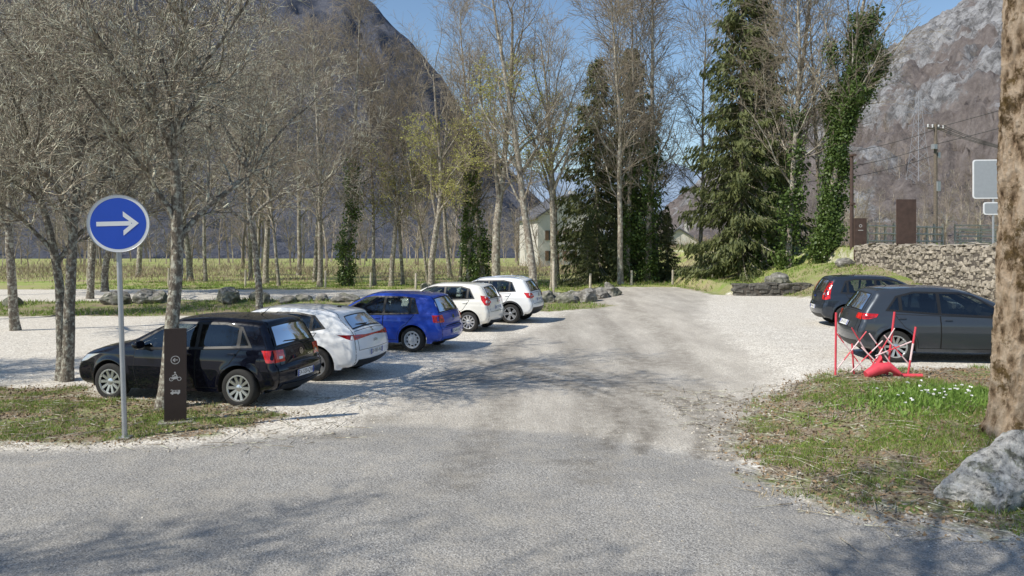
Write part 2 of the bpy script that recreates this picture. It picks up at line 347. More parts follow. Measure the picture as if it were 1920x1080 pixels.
ORCH=[dict(seg=.35,wig=.06,up=.0,n=11,start=.42,ang=46,rr=.66,end=.40,sh=.1),
 dict(L=3.4,seg=.26,wig=.15,up=.055,n=13,start=.12,ang=44,rr=.58,end=.22,sh=.4,rmax=.07),
 dict(L=1.8,seg=.18,wig=.18,up=.05,n=10,start=.08,ang=44,rr=.55,end=.3,sh=.45,rmax=.026),
 dict(L=.75,seg=.17,wig=.20,up=.05,n=4,start=.1,ang=46,rr=.65,sh=.3,rmax=.0115,end=.5),
 dict(L=.27,seg=.14,wig=.18,up=.03,n=0,start=0,ang=0,rr=1,rmax=.0075,end=.6,min=.0045)]
TALL=[dict(seg=.7,wig=.026,up=.01,n=30,start=.25,ang=46,rr=.42,end=.12,sh=.5),
 dict(L=4.4,seg=.5,wig=.11,up=.08,n=10,start=.12,ang=40,rr=.5,end=.2,sh=.4,rmax=.08),
 dict(L=1.8,seg=.4,wig=.12,up=.05,n=7,start=.1,ang=38,rr=.5,end=.3,sh=.3,rmax=.026),
 dict(L=.85,seg=.42,wig=.13,up=.03,n=1,start=.2,ang=35,rr=.8,sh=.2,rmax=.014,end=.6,min=.008)]
FORK=[dict(seg=.7,wig=.04,up=.01,n=15,start=.26,ang=34,rr=.62,end=.2,sh=.3),
 dict(L=7,seg=.5,wig=.09,up=.06,n=14,start=.12,ang=42,rr=.5,end=.15,sh=.4,rmax=.12),
 dict(L=2.4,seg=.4,wig=.12,up=.04,n=9,start=.1,ang=42,rr=.5,end=.3,sh=.3,rmax=.03),
 dict(L=.9,seg=.42,wig=.13,up=.03,n=1,start=.2,ang=35,rr=.8,sh=.2,rmax=.014,end=.6,min=.008)]
WOOD=[dict(seg=1.3,wig=.06,up=.01,n=18,start=.15,ang=42,rr=.5,end=.2,sh=.5),
 dict(L=3.8,seg=1.2,wig=.12,up=.08,n=9,start=.1,ang=40,rr=.55,end=.3,sh=.3,rmax=.07),
 dict(L=1.6,seg=.8,wig=.12,up=.05,n=0,start=0,ang=0,rr=1,rmax=.028,end=.6,min=.018)]
def place_tree(name,tm,cm,x,y,rz,sc,lab,cat,group=None,extra=(),rx=0,ry=0,z=None):
    e=empty(name,(x,y,h1(x,y) if z is None else z),rz,sc,label=lab,cat=cat,group=group); e.rotation_euler=(rx,ry,rz)
    ob("trunk",tm,e); 
    if cm: ob("crown",cm,e)
    for nme,m in extra: ob(nme,m,e)
    return e
def leaves(C,size,asp=.6,droop=0,rg=rng,dirs=None):
    n=len(C); 
    if dirs is None: d=rg.normal(size=(n,3)); d[:,2]-=droop
    else: d=dirs+rg.normal(size=(n,3))*.25
    d/=np.linalg.norm(d,axis=1,keepdims=True); e=np.cross(d,rg.normal(size=(n,3))); e/=np.linalg.norm(e,axis=1,keepdims=True)
    s=size*(.6+.8*rg.random((n,1))); a=d*s*.5; b=e*s*asp*.5
    V=np.stack([C-a,C+b*.9-a*.1,C+a,C-b*.9-a*.1],1).reshape(-1,3); F=np.arange(4*n).reshape(-1,4); return V,F
lm=[M_bark_l,M_twig_l]
O1=tree_mesh("orchard_a",11,ORCH,5.2,.11,(0.03,0,1),lm); O2=tree_mesh("orchard_b",23,ORCH,4.8,.115,(-.05,0.02,1),lm); O3=tree_mesh("orchard_c",37,ORCH,5.6,.105,(.06,.0,1),lm)
gL="bare lichen covered trees around the parking area"
for (m,x,y,rz,s,lab,ry) in [
 (O1,-5.55,11.85,.4,1.15,"bare lichen covered tree beside the black car",0),
 (O3,-8.66,14.5,2.0,1.12,"slender bare tree on a mossy verge",0),
 (O1,-8.84,14.62,.1,.98,"slender bare tree leaning on a mossy verge",-.17),
 (O2,-14.6,14.6,1.1,1.35,"bare lichen covered tree with dense twigs",0),
 (O1,-15.6,23.5,3.9,1.35,"bare lichen covered tree with dense twigs",0),
 (O2,-19.8,26,4.9,1.4,"bare lichen covered tree with dense twigs",0),
 (O3,-9.9,29.3,3.3,1.4,"bare multi stemmed tree behind the white car",0),
 (O1,-16.2,35.5,5.2,1.6,"bare lichen covered tree beside boulders",0),
 (O3,-21.5,38,1.7,1.7,"bare lichen covered tree beside boulders",0),
 (O2,-24,44,2.7,1.8,"bare tree standing at the meadow edge",0),
 (O1,-28.5,40,.9,1.8,"bare tree standing at the meadow edge",0),
 (O2,-9.4,2.4,.9,1.6,"bare tree shading the asphalt road",0),
 (O3,-3.8,-.3,2.5,1.5,"bare tree shading the asphalt road",0)]:
    place_tree("bare_tree",m[0],m[1],x,y,rz,s,lab,"tree",gL,ry=ry)
tmx=[M_bark,M_twig]
T1=tree_mesh("tall_a",5,TALL,21,.24,(0,0,1),tmx); T2=tree_mesh("tall_b",6,TALL,18,.18,(.03,0,1),tmx); T3=tree_mesh("tall_c",8,FORK,17,.28,(-.02,0.01,1),tmx); T4=tree_mesh("tall_d",9,TALL,14,.12,(.06,0.0,1),tmx); T5=tree_mesh("tall_e",19,FORK,18,.24,(.05,0,1),tmx)
def buds(S,n,zlo,zhi,size=.10,seed=3):
    rg=np.random.default_rng(seed); s=S[(S[:,8]>=2)&(S[:,5]>zlo)&(S[:,5]<zhi)]; k=rg.integers(0,len(s),n); C=s[k,3:6]+rg.normal(size=(n,3))*.07
    V,F=leaves(C,size,.8,0,rg); return np_mesh("bud_leaves",V,F,[M_bud])
def ivymesh(name,zt,rad,n,seed,S,spread=.5,rmin=.025,bias=.30):
    rg=np.random.default_rng(seed); m=n//22; tr=S[S[:,8]==0]
    z=rg.random(m)**1.2*zt; a=rg.random(m)*6.28
    pat=np.array([noise.noise(Vector((math.cos(t)*1.3,math.sin(t)*1.3,q*.55+seed))) for t,q in zip(a,z)]); k=(pat+bias-.45*z/zt)>rg.random(m)*.25-.05; z=z[k];a=a[k];pat=pat[k];m=len(z)
    rr=rad*(1.2-.65*z/zt)*(.25+.75*rg.random(m)+1.9*np.maximum(pat,0))
    cx=np.interp(z,tr[:,2],tr[:,0]);cy=np.interp(z,tr[:,2],tr[:,1])
    Cc=np.stack([cx+rr*np.cos(a),cy+rr*np.sin(a),z],1)
    if spread>0:
        lb=S[(S[:,8]==1)&(S[:,5]<zt*1.05)&(S[:,7]>rmin)]
        if len(lb):
            k=rg.integers(0,len(lb),int(m*spread)); P=lb[k,0:3]+(lb[k,3:6]-lb[k,0:3])*rg.random((len(k),1)); pn=np.array([noise.noise(Vector(p)*.6) for p in P.tolist()]); P=P[pn>-.12]; Cc=np.concatenate([Cc,P+rg.normal(size=P.shape)*.12])
    C=np.repeat(Cc,22,0)+rg.normal(size=(len(Cc)*22,3))*[.17,.17,.24]
    V,F=leaves(C,.16,.85,.3,rg); return np_mesh(name,V,F,[M_ivy])
IV1=ivymesh("ivy",9.5,.42,8500,1,T1[2],.15); IV3=ivymesh("ivy",13.8,.50,26000,2,T5[2],1.3,.045,.50); IV2=ivymesh("ivy",8.5,.34,7000,4,T2[2],.0,.025,.36)
BD3=buds(T3[2],6000,2.5,13.5,.11); BD1=buds(T1[2],6400,3,14,.11,5)
gT="tall bare trees bordering the parking area"
BT="tall bare tree with pale grey bark"; BI="tall bare tree with ivy climbing its trunk"
tl=[(T2,-21,60,0.3,.95,BT,()),(T1,-17.5,53,1.3,.9,BT,()),(T4,-15.6,50,2.3,1.,BT,()),(T2,-14.8,56,3.3,1.05,BT,()),(T1,-12.6,49,4.1,.8,BT,()),
(T1,-11.1,50,5.1,.9,BI,(('ivy',IV1),)),(T4,-9.4,51,1.1,1.1,BT,()),
(T1,-8.1,50,.7,.75,"bare tree with yellow green buds",(('bud_leaves',BD1),)),(T4,-7.6,52,2.2,1.1,BT,()),(T4,-5.6,50,3.0,.9,BT,()),(T4,-3.6,52,4.8,1.0,BT,()),
(T3,-5.2,48,5.9,.8,"bare tree with yellow green buds",(('bud_leaves',BD3),)),(T2,-2.9,49,5.9,.9,BI,(('ivy',IV2),)),
(T1,-2.0,51,1.9,.95,BI,(('ivy',IV1),)),(T3,-.95,46,.6,1.02,"big forked bare tree with yellow green buds",(('bud_leaves',BD3),)),
(T1,1.25,42,2.7,.98,"tall pale barked bare tree on the grass strip",()),(T5,2.6,47,3.8,.9,BT,()),(T4,3.2,52,1.0,1.2,BT,()),(T2,6.7,46,.1,1.1,BT,()),
(T2,7.6,49,2.1,1.1,BI,(('ivy',IV2),)),(T1,8.9,49,4.4,1.0,BI,(('ivy',IV1),)),(T4,10.2,52,3.5,1.3,BT,()),(T4,12.6,50,.5,1.3,BT,()),
(T2,15.6,42,1.5,1.05,BI,(('ivy',IV2),)),(T1,16.6,46,5.0,1.0,"tall bare tree beside the ivy covered tree",()),(T4,18.2,44,2.6,1.2,BT,()),(T2,15.1,44.5,.9,1.1,BI,(('ivy',IV2),)),
(T1,-25,58,2.9,1,BT,()),(T2,-31,55,.9,1.1,BT,()),(T5,-33,66,1.,1,BT,()),(T2,-20,70,5.,1.2,BT,()),(T5,-5.5,66,3.1,.9,BT,()),
(T4,-18.8,55,5.4,1.15,BT,()),(T4,-23.4,57,1.4,1.2,BT,())]
for (m,x,y,rz,s,lab,ex) in tl: place_tree("bare_tree",m[0],m[1],x,y,rz,s,lab,"tree",gT,ex,rx=.03*math.sin(x*7),ry=.05*math.sin(x*3+y))
place_tree("ivy_tree",T5[0],T5[1],16.9,40.5,0.2,.95,"tall forked tree thickly covered in dark green ivy","tree",gT,(('ivy',IV3),),ry=.07)
def spruce(name,seed,Ht,Rad,base=.8,dn=11,nb=5):
    rg=np.random.default_rng(seed); segs=[(0,0,-.1,0,0,Ht*.5,.24,.14),(0,0,Ht*.5,0,0,Ht,.14,.02)]; C=[];Dv=[]
    z=base
    while z<Ht-.2:
        t=z/Ht; L0=Rad*(1-t)**.62*(.85+.3*rg.random())
        for k in range(int(nb+3*rg.random())):
            a=rg.random()*6.28; L=L0*(.6+.5*rg.random())+.15; n=max(3,int(L/.35)); p=np.array([0,0,z]); sl=.05-.55*(1-t)
            for i in range(n):
                d=np.array([math.cos(a),math.sin(a),sl+.75*(i/n)**2-.15]); q=p+d*L/n; segs.append((*p,*q,.03*(1-i/n)+.008,.03*(1-(i+1)/n)+.006))
                m=int(dn*(.35+.9*(i/n))); side=np.array([-math.sin(a),math.cos(a),0])
                cc=p+(q-p)*rg.random((m,1))+side*rg.normal(size=(m,1))*.2*(1.3-.5*i/n); cc[:,2]-=np.abs(rg.normal(size=m))*.25
                C.append(cc); dd=np.tile(d*.55,(m,1)); dd[:,2]-=.85; dd+=side*rg.normal(size=(m,1))*.5; Dv.append(dd); p=q
        z+=.27+.15*rg.random()
    C=np.concatenate(C);Dv=np.concatenate(Dv); Vl,Fl=leaves(C,.38,.32,0,rg,Dv); S=np.array(segs); Vt,Ft=tubes(S[:2],10); Vb,Fb=tubes(S[2:],3)
    V,F=join([(Vb,Fb),(Vl,Fl)]); mi=np.concatenate([np.zeros(len(Fb)),np.ones(len(Fl))])
    return np_mesh(name+"_trunk",Vt,Ft,[M_bark],True),np_mesh(name+"_crown",V,F,[M_bark,M_spruce],False,mi)
S1=spruce("spruce_a",1,21,4.1,1.3,14,6); S2=spruce("spruce_b",2,15.5,3.5,.6,13,5)
gS="dark spruces among the bare trees"
for (m,x,y,rz,s,lab) in [(S1,14.0,45.5,0,1.0,"tall dark green spruce with drooping branches"),(S1,17.2,51,2.2,.85,"tall dark green spruce with drooping branches"),(S2,5.8,51,1,1.0,"dark green spruce behind bare trunks"),(S2,8.6,54,3,1.1,"dark green spruce behind bare trunks"),(S2,4.9,48.5,4,.28,"young bushy spruce near the ground"),(S2,6.9,49,2,.26,"young bushy spruce near the ground"),(S2,10.4,50,2,.3,"young bushy spruce near the ground")]:
    place_tree("spruce_tree",m[0],m[1],x,y,rz,s,lab,"spruce tree",gS)
wr=random.Random(5); wvar=[]
for sd in range(5):
    out=[]; grow(random.Random(100+sd),Vector((0,0,-.3)),Vector((wr.uniform(-.1,.1),0,1)).normalized(),13,.15 if sd%2 else .2,0,WOOD,out); S=np.array(out); wvar.append(tubes(S,3))
def scatter_wood(name,lst,lab):
    parts=[]
    for (x,y,z,s) in lst:
        V,F=wvar[wr.randrange(5)]; a=wr.random()*6.28; c,sn=math.cos(a)*s,math.sin(a)*s; s2=s*wr.uniform(.75,1.15)
        V2=np.stack([V[:,0]*c-V[:,1]*sn+x,V[:,0]*sn+V[:,1]*c+y,V[:,2]*s2+z],1); parts.append((V2,F))
    V,F=join(parts); ob(name,np_mesh(name,V,F,[M_wood],False),kind="stuff",label=lab,cat="woodland")
L=[]
for i in range(290):
    y=92+140*wr.random()**1.1; u=-250+1500*wr.random(); x=(u-960)/1400*y; L.append((x,y,max(hillz(RIDL,170,480,x,y)-1,0),.5+.5*wr.random()))
scatter_wood("woodland",L,"dense bare brown woodland below the mountain")
L=[]
for i in range(330):
    y=105+170*wr.random(); u=1420+620*wr.random(); x=(u-960)/1400*y; L.append((x,y,max(hillz(RIDR,120,420,x,y)-1,2.5),.35+.35*wr.random()))
scatter_wood("hillside_woodland",L,"bare brown woodland on the sunny hillside")
n=34000; bx=rng.uniform(-75,30,n); by=rng.uniform(55,95,n)+rng.normal(size=n)*2; bz=H(bx,by)+np.abs(rng.normal(size=n))*.55*(.2+.8*(np.sin(bx*.8)+np.sin(bx*.31+by*.2)>-.1))
dr=np.stack([rng.normal(size=n)*.5,rng.normal(size=n)*.3,np.ones(n)],1); Vb,Fb=leaves(np.stack([bx,by,bz],1),.6,.07,0,rng,dr)
ob("undergrowth",np_mesh("undergrowth",Vb,Fb,[M_brush]),kind="stuff",label="dry brown brambles along the tree line",cat="undergrowth")
# ---------------------------------------------------------------- grass blades and stones
def blades(n,xr,yr,hh,wd,mat,name,lab,gthr=.5,seed=1,dens=-.1):
    rg=np.random.default_rng(seed); x=rg.uniform(*xr,n); y=rg.uniform(*yr,n); _,_,g=masks(x,y)
    k=g>gthr; x=x[k];y=y[k];g=g[k]
    pn=np.array([noise.noise(Vector((a*1.1,b*1.1,2.7)))+.6*noise.noise(Vector((a*4,b*4,1))) for a,b in zip(x,y)])-.45*(1-g)
    k=(pn>dens+rg.random(len(x))*.4-.15); x=x[k];y=y[k];m=len(x); z=H(x,y)
    a=rg.random(m)*6.28; h=hh*(.4+.9*rg.random(m)); dx=np.cos(a)*wd;dy=np.sin(a)*wd; lx=rg.normal(size=m)*h*.6;ly=rg.normal(size=m)*h*.6
    V=np.stack([np.stack([x-dx,y-dy,z-.005],1),np.stack([x+dx,y+dy,z-.005],1),np.stack([x+lx,y+ly,z+h],1)],1).reshape(-1,3)
    ob(name,np_mesh(name,V,np.arange(3*m).reshape(-1,3),[mat]),kind="stuff",label=lab,cat="grass")
blades(150000,(2.6,12),(6.6,14.4),.07,.005,M_grass,"grass_tufts","fresh green grass on the verge",dens=.05,seed=1,gthr=.4)
blades(110000,(-14,-3.2),(9.6,14.2),.05,.0055,M_grass,"grass_tufts","short green grass under the trees",dens=.06,seed=2)
blades(90000,(-14,12),(6.6,14.2),.06,.0045,M_dry,"dry_grass_tufts","dry straw coloured grass on the verges",gthr=.12,dens=-.08,seed=3)
blades(90000,(-30,18),(25,56),.14,.022,M_grass,"meadow_grass","short meadow grass beyond the gravel",dens=-.05,seed=4)
blades(20000,(-30,18),(27,60),.22,.015,M_dry,"meadow_dry_grass","dry grass tufts at the meadow edge",dens=-.0,seed=6)
def rockmesh(name,seed,sub=4,amp=.28,sq=(1,1,.7),mat=M_stone,npl=14,dmin=.30):
    rd=random.Random(seed); pl=[(Vector((rd.gauss(0,1),rd.gauss(0,1),rd.gauss(0,.8))).normalized(),rd.uniform(dmin,.46)) for _ in range(npl)]
    bm=bmesh.new(); bmesh.ops.create_icosphere(bm,subdivisions=sub,radius=.5)
    for v in bm.verts:
        p=v.co.copy()
        for n_,d_ in pl:
            k=p.dot(n_)-d_
            if k>0: p-=n_*k*.97
        n=noise.fractal(v.co*3+Vector((seed,0,0)),.8,2.2,6); p*=(1+amp*.28*n)
        v.co=Vector((p.x*sq[0],p.y*sq[1],p.z*sq[2]))*1.15
    me=bpy.data.meshes.new(name); bm.to_mesh(me); bm.free(); me.materials.append(mat)
    for p in me.polygons: p.use_smooth=True
    me.set_sharp_from_angle(angle=R(22)); return me
RK=[rockmesh("boulder",i*7.3+1,4,.6) for i in range(4)]
M_rock_w=NT("pale_boulder"); _f=M_rock_w.noise(9,9,rough=.78); _g=M_rock_w.noise(4.2,7,rough=.75)
M_rock_w.col(M_rock_w.mix(M_rock_w.ramp(_g,[(.51,0.),(.58,.9)]),M_rock_w.ramp(_f,[(.36,(.11,.11,.105)),(.46,(.42,.41,.39)),(.60,(.72,.70,.66))]),M_rock_w.ramp(_f,[(.4,(.06,.06,.045)),(.6,(.26,.27,.19))]))); M_rock_w.rough(.9); M_rock_w.bump(_f,1,.07); M_rock_w=M_rock_w.m
rb=rockmesh("boulder_pale",64,6,.7,(1.4,.95,.66),M_rock_w,12,.22)
ob("boulder",rb,None,(5.28,7.72,h1(5.2,7.7)+.17),(0.15,-.42,.25),1.06,label="large pale grey wedge shaped boulder with dark lichen",cat="boulder")
i=0
for (x,y,s) in [(-17.6,33,1.25),(-16.3,33.3,1.1),(-15.7,33.1,.9),(-12.5,33,1.2),(-11.4,33.5,.9),(-22,33,.8),(1.6,35.6,1.0),(2.2,36,.8),(2.6,35.3,1.1),(3.2,35.8,.9),(3.6,35.5,1.2),(2.9,36.6,.9),(1.1,36.2,.8),(4.4,37,1.0),(5,37.4,.9),(13.2,37.2,1.3),(16.4,36.6,.9),(-5.5,47,.7),(5.6,43.5,.6)]:
    i+=1; ob("boulder",RK[i%4],None,(x,y,h1(x,y)+.15*s),(0,0,i*1.3),s*.95,label="rough grey boulder resting on the grass",cat="boulder",group="boulders edging the parking area")
i=0
for x in np.arange(-10.8,-.6,.75):
    i+=1; yy=33.2+.3*math.sin(x*2)+.15*(x+10); ob("boulder",RK[(i*3)%4],None,(x+.15*math.sin(i*4),yy,h1(x,yy)+.08),(0,0,i*2.1),(.6+.35*abs(math.sin(i*2.3)),.6,.45+.3*abs(math.sin(i*1.7))),label="rough grey boulder resting on the grass",cat="boulder",group="boulders edging the parking area")
def pebbles(n,xr,yr,smin,smax,seed,cond,name,lab,mat):
    rg=np.random.default_rng(seed); x=rg.uniform(*xr,n);y=rg.uniform(*yr,n); a,d,g=masks(x,y); k=cond(a,d,g,rg.random(n)); x=x[k];y=y[k];m=len(x)
    base=np.array([(0,0,1),(1,0,.1),(.2,.95,.2),(-.9,.5,.0),(-.7,-.7,.2),(.4,-.9,0)]); bf=np.array([(0,1,2),(0,2,3),(0,3,4),(0,4,5),(0,5,1)])
    s=(smin+(smax-smin)*rg.random(m)**4)[:,None,None]; an=rg.random(m)*6.28; c,sn=np.cos(an)[:,None],np.sin(an)[:,None]
    bb=base[None]*(1+.35*rg.normal(size=(m,6,3))); X2=bb[:,:,0]*c-bb[:,:,1]*sn; Y2=bb[:,:,0]*sn+bb[:,:,1]*c
    V=np.stack([X2,Y2,bb[:,:,2]*.75],-1)*s*.5; V[:,:,0]+=x[:,None];V[:,:,1]+=y[:,None];V[:,:,2]+=H(x,y)[:,None]
    F=(np.arange(m)[:,None,None]*6+bf[None]).reshape(-1,3); ob(name,np_mesh(name,V.reshape(-1,3),F,[mat]),kind="stuff",label=lab,cat="gravel")
M_peb=NT("loose_stone"); _f=M_peb.noise(14,2); M_peb.col(M_peb.ramp(_f,[(.3,(.15,.13,.10)),(.5,(.38,.34,.28)),(.7,(.68,.63,.55))])); M_peb.rough(.9); M_peb=M_peb.m
pebbles(22000,(-9,8),(5.5,15),.005,.03,11,lambda a,d,g,r:(((a<.9)&(r<.45))|(r<.25))&(g<.9),"loose_gravel","loose pale stones scattered on the surface",M_peb)
pebbles(9000,(2.4,7.5),(6.2,13.5),.008,.06,12,lambda a,d,g,r:(a<.95)&((g<.97)|(r<.2)),"loose_gravel","loose stones along the verge edge",M_peb)
pebbles(3000,(-9,-2),(9.1,11.5),.008,.05,13,lambda a,d,g,r:(a<.9),"loose_gravel","loose stones along the verge edge",M_peb)
M_lit=simple("dead_leaf",(.26,.18,.105),.9,var=.55,scale=20)
n=54000; x=rng.uniform(-14,12,n);y=rng.uniform(6.4,14.3,n); _,_,g=masks(x,y); k=(g>.06+.6*rng.random(n)*(g<.5)); x=x[k];y=y[k]; C=np.stack([x,y,H(x,y)+.014],1); dd=rng.normal(size=(len(x),3)); dd[:,2]*=.25
Vl,Fl=leaves(C,.046,.6,0,rng,dd); ob("leaf_litter",np_mesh("leaf_litter",Vl,Fl,[M_lit]),kind="stuff",label="dead brown leaves strewn over the verges",cat="leaf litter")
sg=[]
for i in range(800):
    x,y=(rng.uniform(2.6,7),rng.uniform(6.6,13.5)) if i%3 else (rng.uniform(-9,-2.4),rng.uniform(9.6,13)); a=rng.uniform(0,6.28); l=rng.uniform(.08,.5); z=h1(x,y)+.015
    x2,y2=x+math.cos(a)*l,y+math.sin(a)*l; sg.append((x,y,z,x2,y2,h1(x2,y2)+.02+.03*rng.random(),.006,.003))
Vl,Fl=tubes(np.array(sg),4); ob("fallen_twigs",np_mesh("fallen_twigs",Vl,Fl,[M_twig_l]),kind="stuff",label="thin fallen twigs on the verges",cat="twigs")
M_fl=simple("white_petal",(.8,.8,.78),.5,var=.03); M_fg=leafmat("flower_leaf",(.12,.22,.035),(.27,.40,.09),.5,.3)
fx=rng.normal(size=34)*.38+6.1; fy=rng.normal(size=34)*.3+11.0
Cp=[];
for x,y in zip(fx,fy):
    z=h1(x,y)+.11+.06*rng.random()
    for k in range(5):
        a=k*1.257; Cp.append((x+.013*math.cos(a),y+.013*math.sin(a),z))
Cp=np.array(Cp); Vp,Fp=leaves(Cp,.028,.9,0,rng)
n=4500; lx=rng.normal(size=n)*.6+6.2;ly=rng.normal(size=n)*.42+11.0; Cl=np.stack([lx,ly,H(lx,ly)+.07*rng.random(n)],1); dl=rng.normal(size=(n,3))*.5; dl[:,2]=1; Vg,Fg=leaves(Cl,.13,.14,0,rng,dl)
V,F=join([(Vp,Fp),(Vg,Fg)]); ob("white_flowers",np_mesh("white_flowers",V,F,[M_fl,M_fg],False,np.concatenate([np.zeros(len(Fp)),np.ones(len(Fg))])),kind="stuff",label="clump of small white flowers in green grass",cat="flowers")
# ---------------------------------------------------------------- big trunk on the verge
m=NT("rugged_bark"); o=m.objc(); st=m.map((1,1,.5),o)
f=m.noise(7,9,st,.78); vv=m.voro(9,st); g=m.noise(2.6,8,o,.75); g2=m.noise(.9,4,o)
cc=m.ramp(m.math('ADD',m.math('MULTIPLY',f,.75),m.math('MULTIPLY',vv,.35)),[(.36,(.07,.045,.027)),(.44,(.27,.19,.12)),(.56,(.58,.44,.31)),(.75,(.74,.61,.47))])
mm=m.math('ADD',g,m.math('MULTIPLY',m.math('SUBTRACT',g2,.5),.7))
m.col(m.mix(m.ramp(mm,[(.53,0.),(.60,.9)]),cc,m.ramp(f,[(.35,(.035,.022,.010)),(.65,(.20,.13,.045))]))); m.rough(.95); m.bump(m.math('ADD',m.math('MULTIPLY',f,1.6),m.math('ADD',vv,g)),1,.09); m.b.inputs['Specular IOR Level'].default_value=.1
M_rug=m.m
nv=120;nz=420; zz=np.linspace(-.3,9,nz); vs=[]
for z in zz:
    for k in range(nv):
        a=2*math.pi*k/nv; r=.36+.07*math.exp(-max(z,0)/.22)*(1+.5*math.sin(a*5+.7))-.010*z
        p=Vector((math.cos(a)*2.2,math.sin(a)*2.2,z*1.3)); n1=noise.fractal(p,.8,2.2,6); n2=abs(noise.fractal(Vector((p.x*3.2,p.y*3.2,p.z*2.2+5)),.8,2.1,5)); r+=.032*n1-.065*min(n2,.7)
        vs.append((r*math.cos(a)+.035*z+.03*math.sin(z),r*math.sin(a),z))
I=(np.arange(nz-1)[:,None]*nv+np.arange(nv)[None,:]); J=(np.arange(nz-1)[:,None]*nv+((np.arange(nv)+1)%nv)[None,:]); F=np.stack([I,J,J+nv,I+nv],-1).reshape(-1,4)
tm=np_mesh("rugged_trunk",np.array(vs),F,[M_rug],True)
C2=[dict(seg=.6,wig=.05,up=.02,n=9,start=.1,ang=48,rr=.5,end=.2,sh=.3)]+FORK[1:]
rnd=random.Random(3); out=[]; grow(rnd,Vector((.33,0,8.7)),Vector((.05,0,1)),8,.25,0,C2,out); S=np.array(out); Vc,Fc=join([tubes(S[S[:,8]<=1],8),tubes(S[S[:,8]>1],3)]); cm=np_mesh("rugged_crown",Vc,Fc,[M_bark],True)
place_tree("old_tree",tm,cm,6.36,9.35,0,1,"massive old tree trunk with rugged mossy brown bark","tree")
# ---------------------------------------------------------------- cars
M_glass=NT("car_glass"); _t=M_glass.n('ShaderNodeBsdfTransparent'); _t.inputs[0].default_value=(.50,.56,.54,1); _g=M_glass.n('ShaderNodeBsdfGlossy'); _g.inputs['Roughness'].default_value=.0; _g.inputs['Color'].default_value=(.95,.97,1,1)
_f=M_glass.n('ShaderNodeFresnel'); _f.inputs[0].default_value=1.75; _x=M_glass.n('ShaderNodeMixShader'); M_glass.l(_f.outputs[0],_x.inputs[0]); M_glass.l(_t.outputs[0],_x.inputs[1]); M_glass.l(_g.outputs[0],_x.inputs[2]); M_glass.l(_x.outputs[0],M_glass.t.nodes['Material Output'].inputs[0]); M_glass=M_glass.m
M_blk=simple("black_plastic",(.010,.010,.011),.5,var=.1); M_rub=simple("tyre_rubber",(.022,.021,.020),.85,var=.25,scale=20)
M_seat=simple("seat_fabric",(.035,.035,.038),.9,var=.2); M_tub=simple("cabin_trim",(.018,.018,.019),.9,var=.2)
M_und=simple("underbody",(.008,.008,.008),.9); M_alu=simple("alloy",(.68,.69,.71),.28,.85,.05); M_hub=simple("hubcap_silver",(.60,.61,.62),.4,.4,.05); M_dkrim=simple("dark_rim",(.03,.03,.032),.3,.7)
M_red=NT("tail_light_red"); M_red.col(M_red.ramp(M_red.noise(14,1,M_red.objc()),[(.4,(.42,.008,.008)),(.6,(.68,.02,.015))])); M_red.rough(.12); M_red.b.inputs['Coat Weight'].default_value=1; M_red=M_red.m
M_dred=simple("tail_light_dark_red",(.22,.006,.006),.12,coat=1); M_clr=simple("clear_lens",(.45,.46,.48),.1,.3,coat=1); M_org=simple("orange_lens",(.7,.22,.02),.15,coat=1)
M_plate=simple("plate_white",(.82,.82,.80),.4,var=.02); M_pblue=simple("plate_blue",(.015,.05,.35),.4,var=.02); M_ink=simple("plate_ink",(.01,.01,.01),.5,var=.02); M_chr=simple("chrome",(.75,.76,.78),.12,1,.02)
def paint(name,c,rough=.3,metal=0,dust=.03,spec=.3):
    m=NT(name); o=m.objc(); f=m.noise(3,4,o); m.col(m.mix(m.ramp(f,[(.4,0.),(.75,1.)]),c,tuple(min(1,x*.96+dust*.25) for x in c))); m.rough(rough); m.b.inputs['Metallic'].default_value=metal; m.b.inputs['Specular IOR Level'].default_value=spec
    m.b.inputs['Coat Weight'].default_value=1; m.b.inputs['Coat Roughness'].default_value=.02; return m.m
P_black=paint("black_paint",(.0022,.003,.009),.35,0,.006,.05); P_white=paint("white_paint",(.86,.87,.88),.35); P_blue=paint("blue_paint",(.012,.058,.44),.35,.1); P_sand=paint("pearl_white_paint",(.76,.74,.68),.35); P_white2=paint("bright_white_paint",(.86,.86,.85),.35)
P_grey=paint("dark_grey_paint",(.052,.061,.074),.35,.4,.02,.2); P_navy=paint("slate_paint",(.026,.034,.048),.35,.3,.02,.2)
def chaikin(p,n):
    for _ in range(n):
        q=[p[0]]
        for a,b in zip(p[:-1],p[1:]): q.append((a[0]*.75+b[0]*.25,a[1]*.75+b[1]*.25)); q.append((a[0]*.25+b[0]*.75,a[1]*.25+b[1]*.75))
        q.append(p[-1]); p=q
    return p
def clipx(poly,a,b):
    def half(P,x0,sgn):
        out=[]
        for i in range(len(P)):
            p,q=P[i],P[(i+1)%len(P)]; ip=sgn*(p[0]-x0)>=0; iq=sgn*(q[0]-x0)>=0
            if ip: out.append(p)
            if ip!=iq: t=(x0-p[0])/(q[0]-p[0]); out.append((x0,p[1]+t*(q[1]-p[1])))
        return out
    return half(half(poly,a,1),b,-1)
def area(P): return .5*sum(P[i][0]*P[(i+1)%len(P)][1]-P[(i+1)%len(P)][0]*P[i][1] for i in range(len(P)))
def offs(P,d):
    s=1 if area(P)>0 else -1; out=[];n=len(P)
    for i in range(n):
        a=Vector(P[i-1]);b=Vector(P[i]);c=Vector(P[(i+1)%n]); e1=(b-a).normalized();e2=(c-b).normalized(); n1=Vector((e1.y,-e1.x))*s;n2=Vector((e2.y,-e2.x))*s; m=(n1+n2); 
        m=m/max(m.length_squared,.5)*2; out.append((b.x+m.x*d,b.y+m.y*d))
    return out
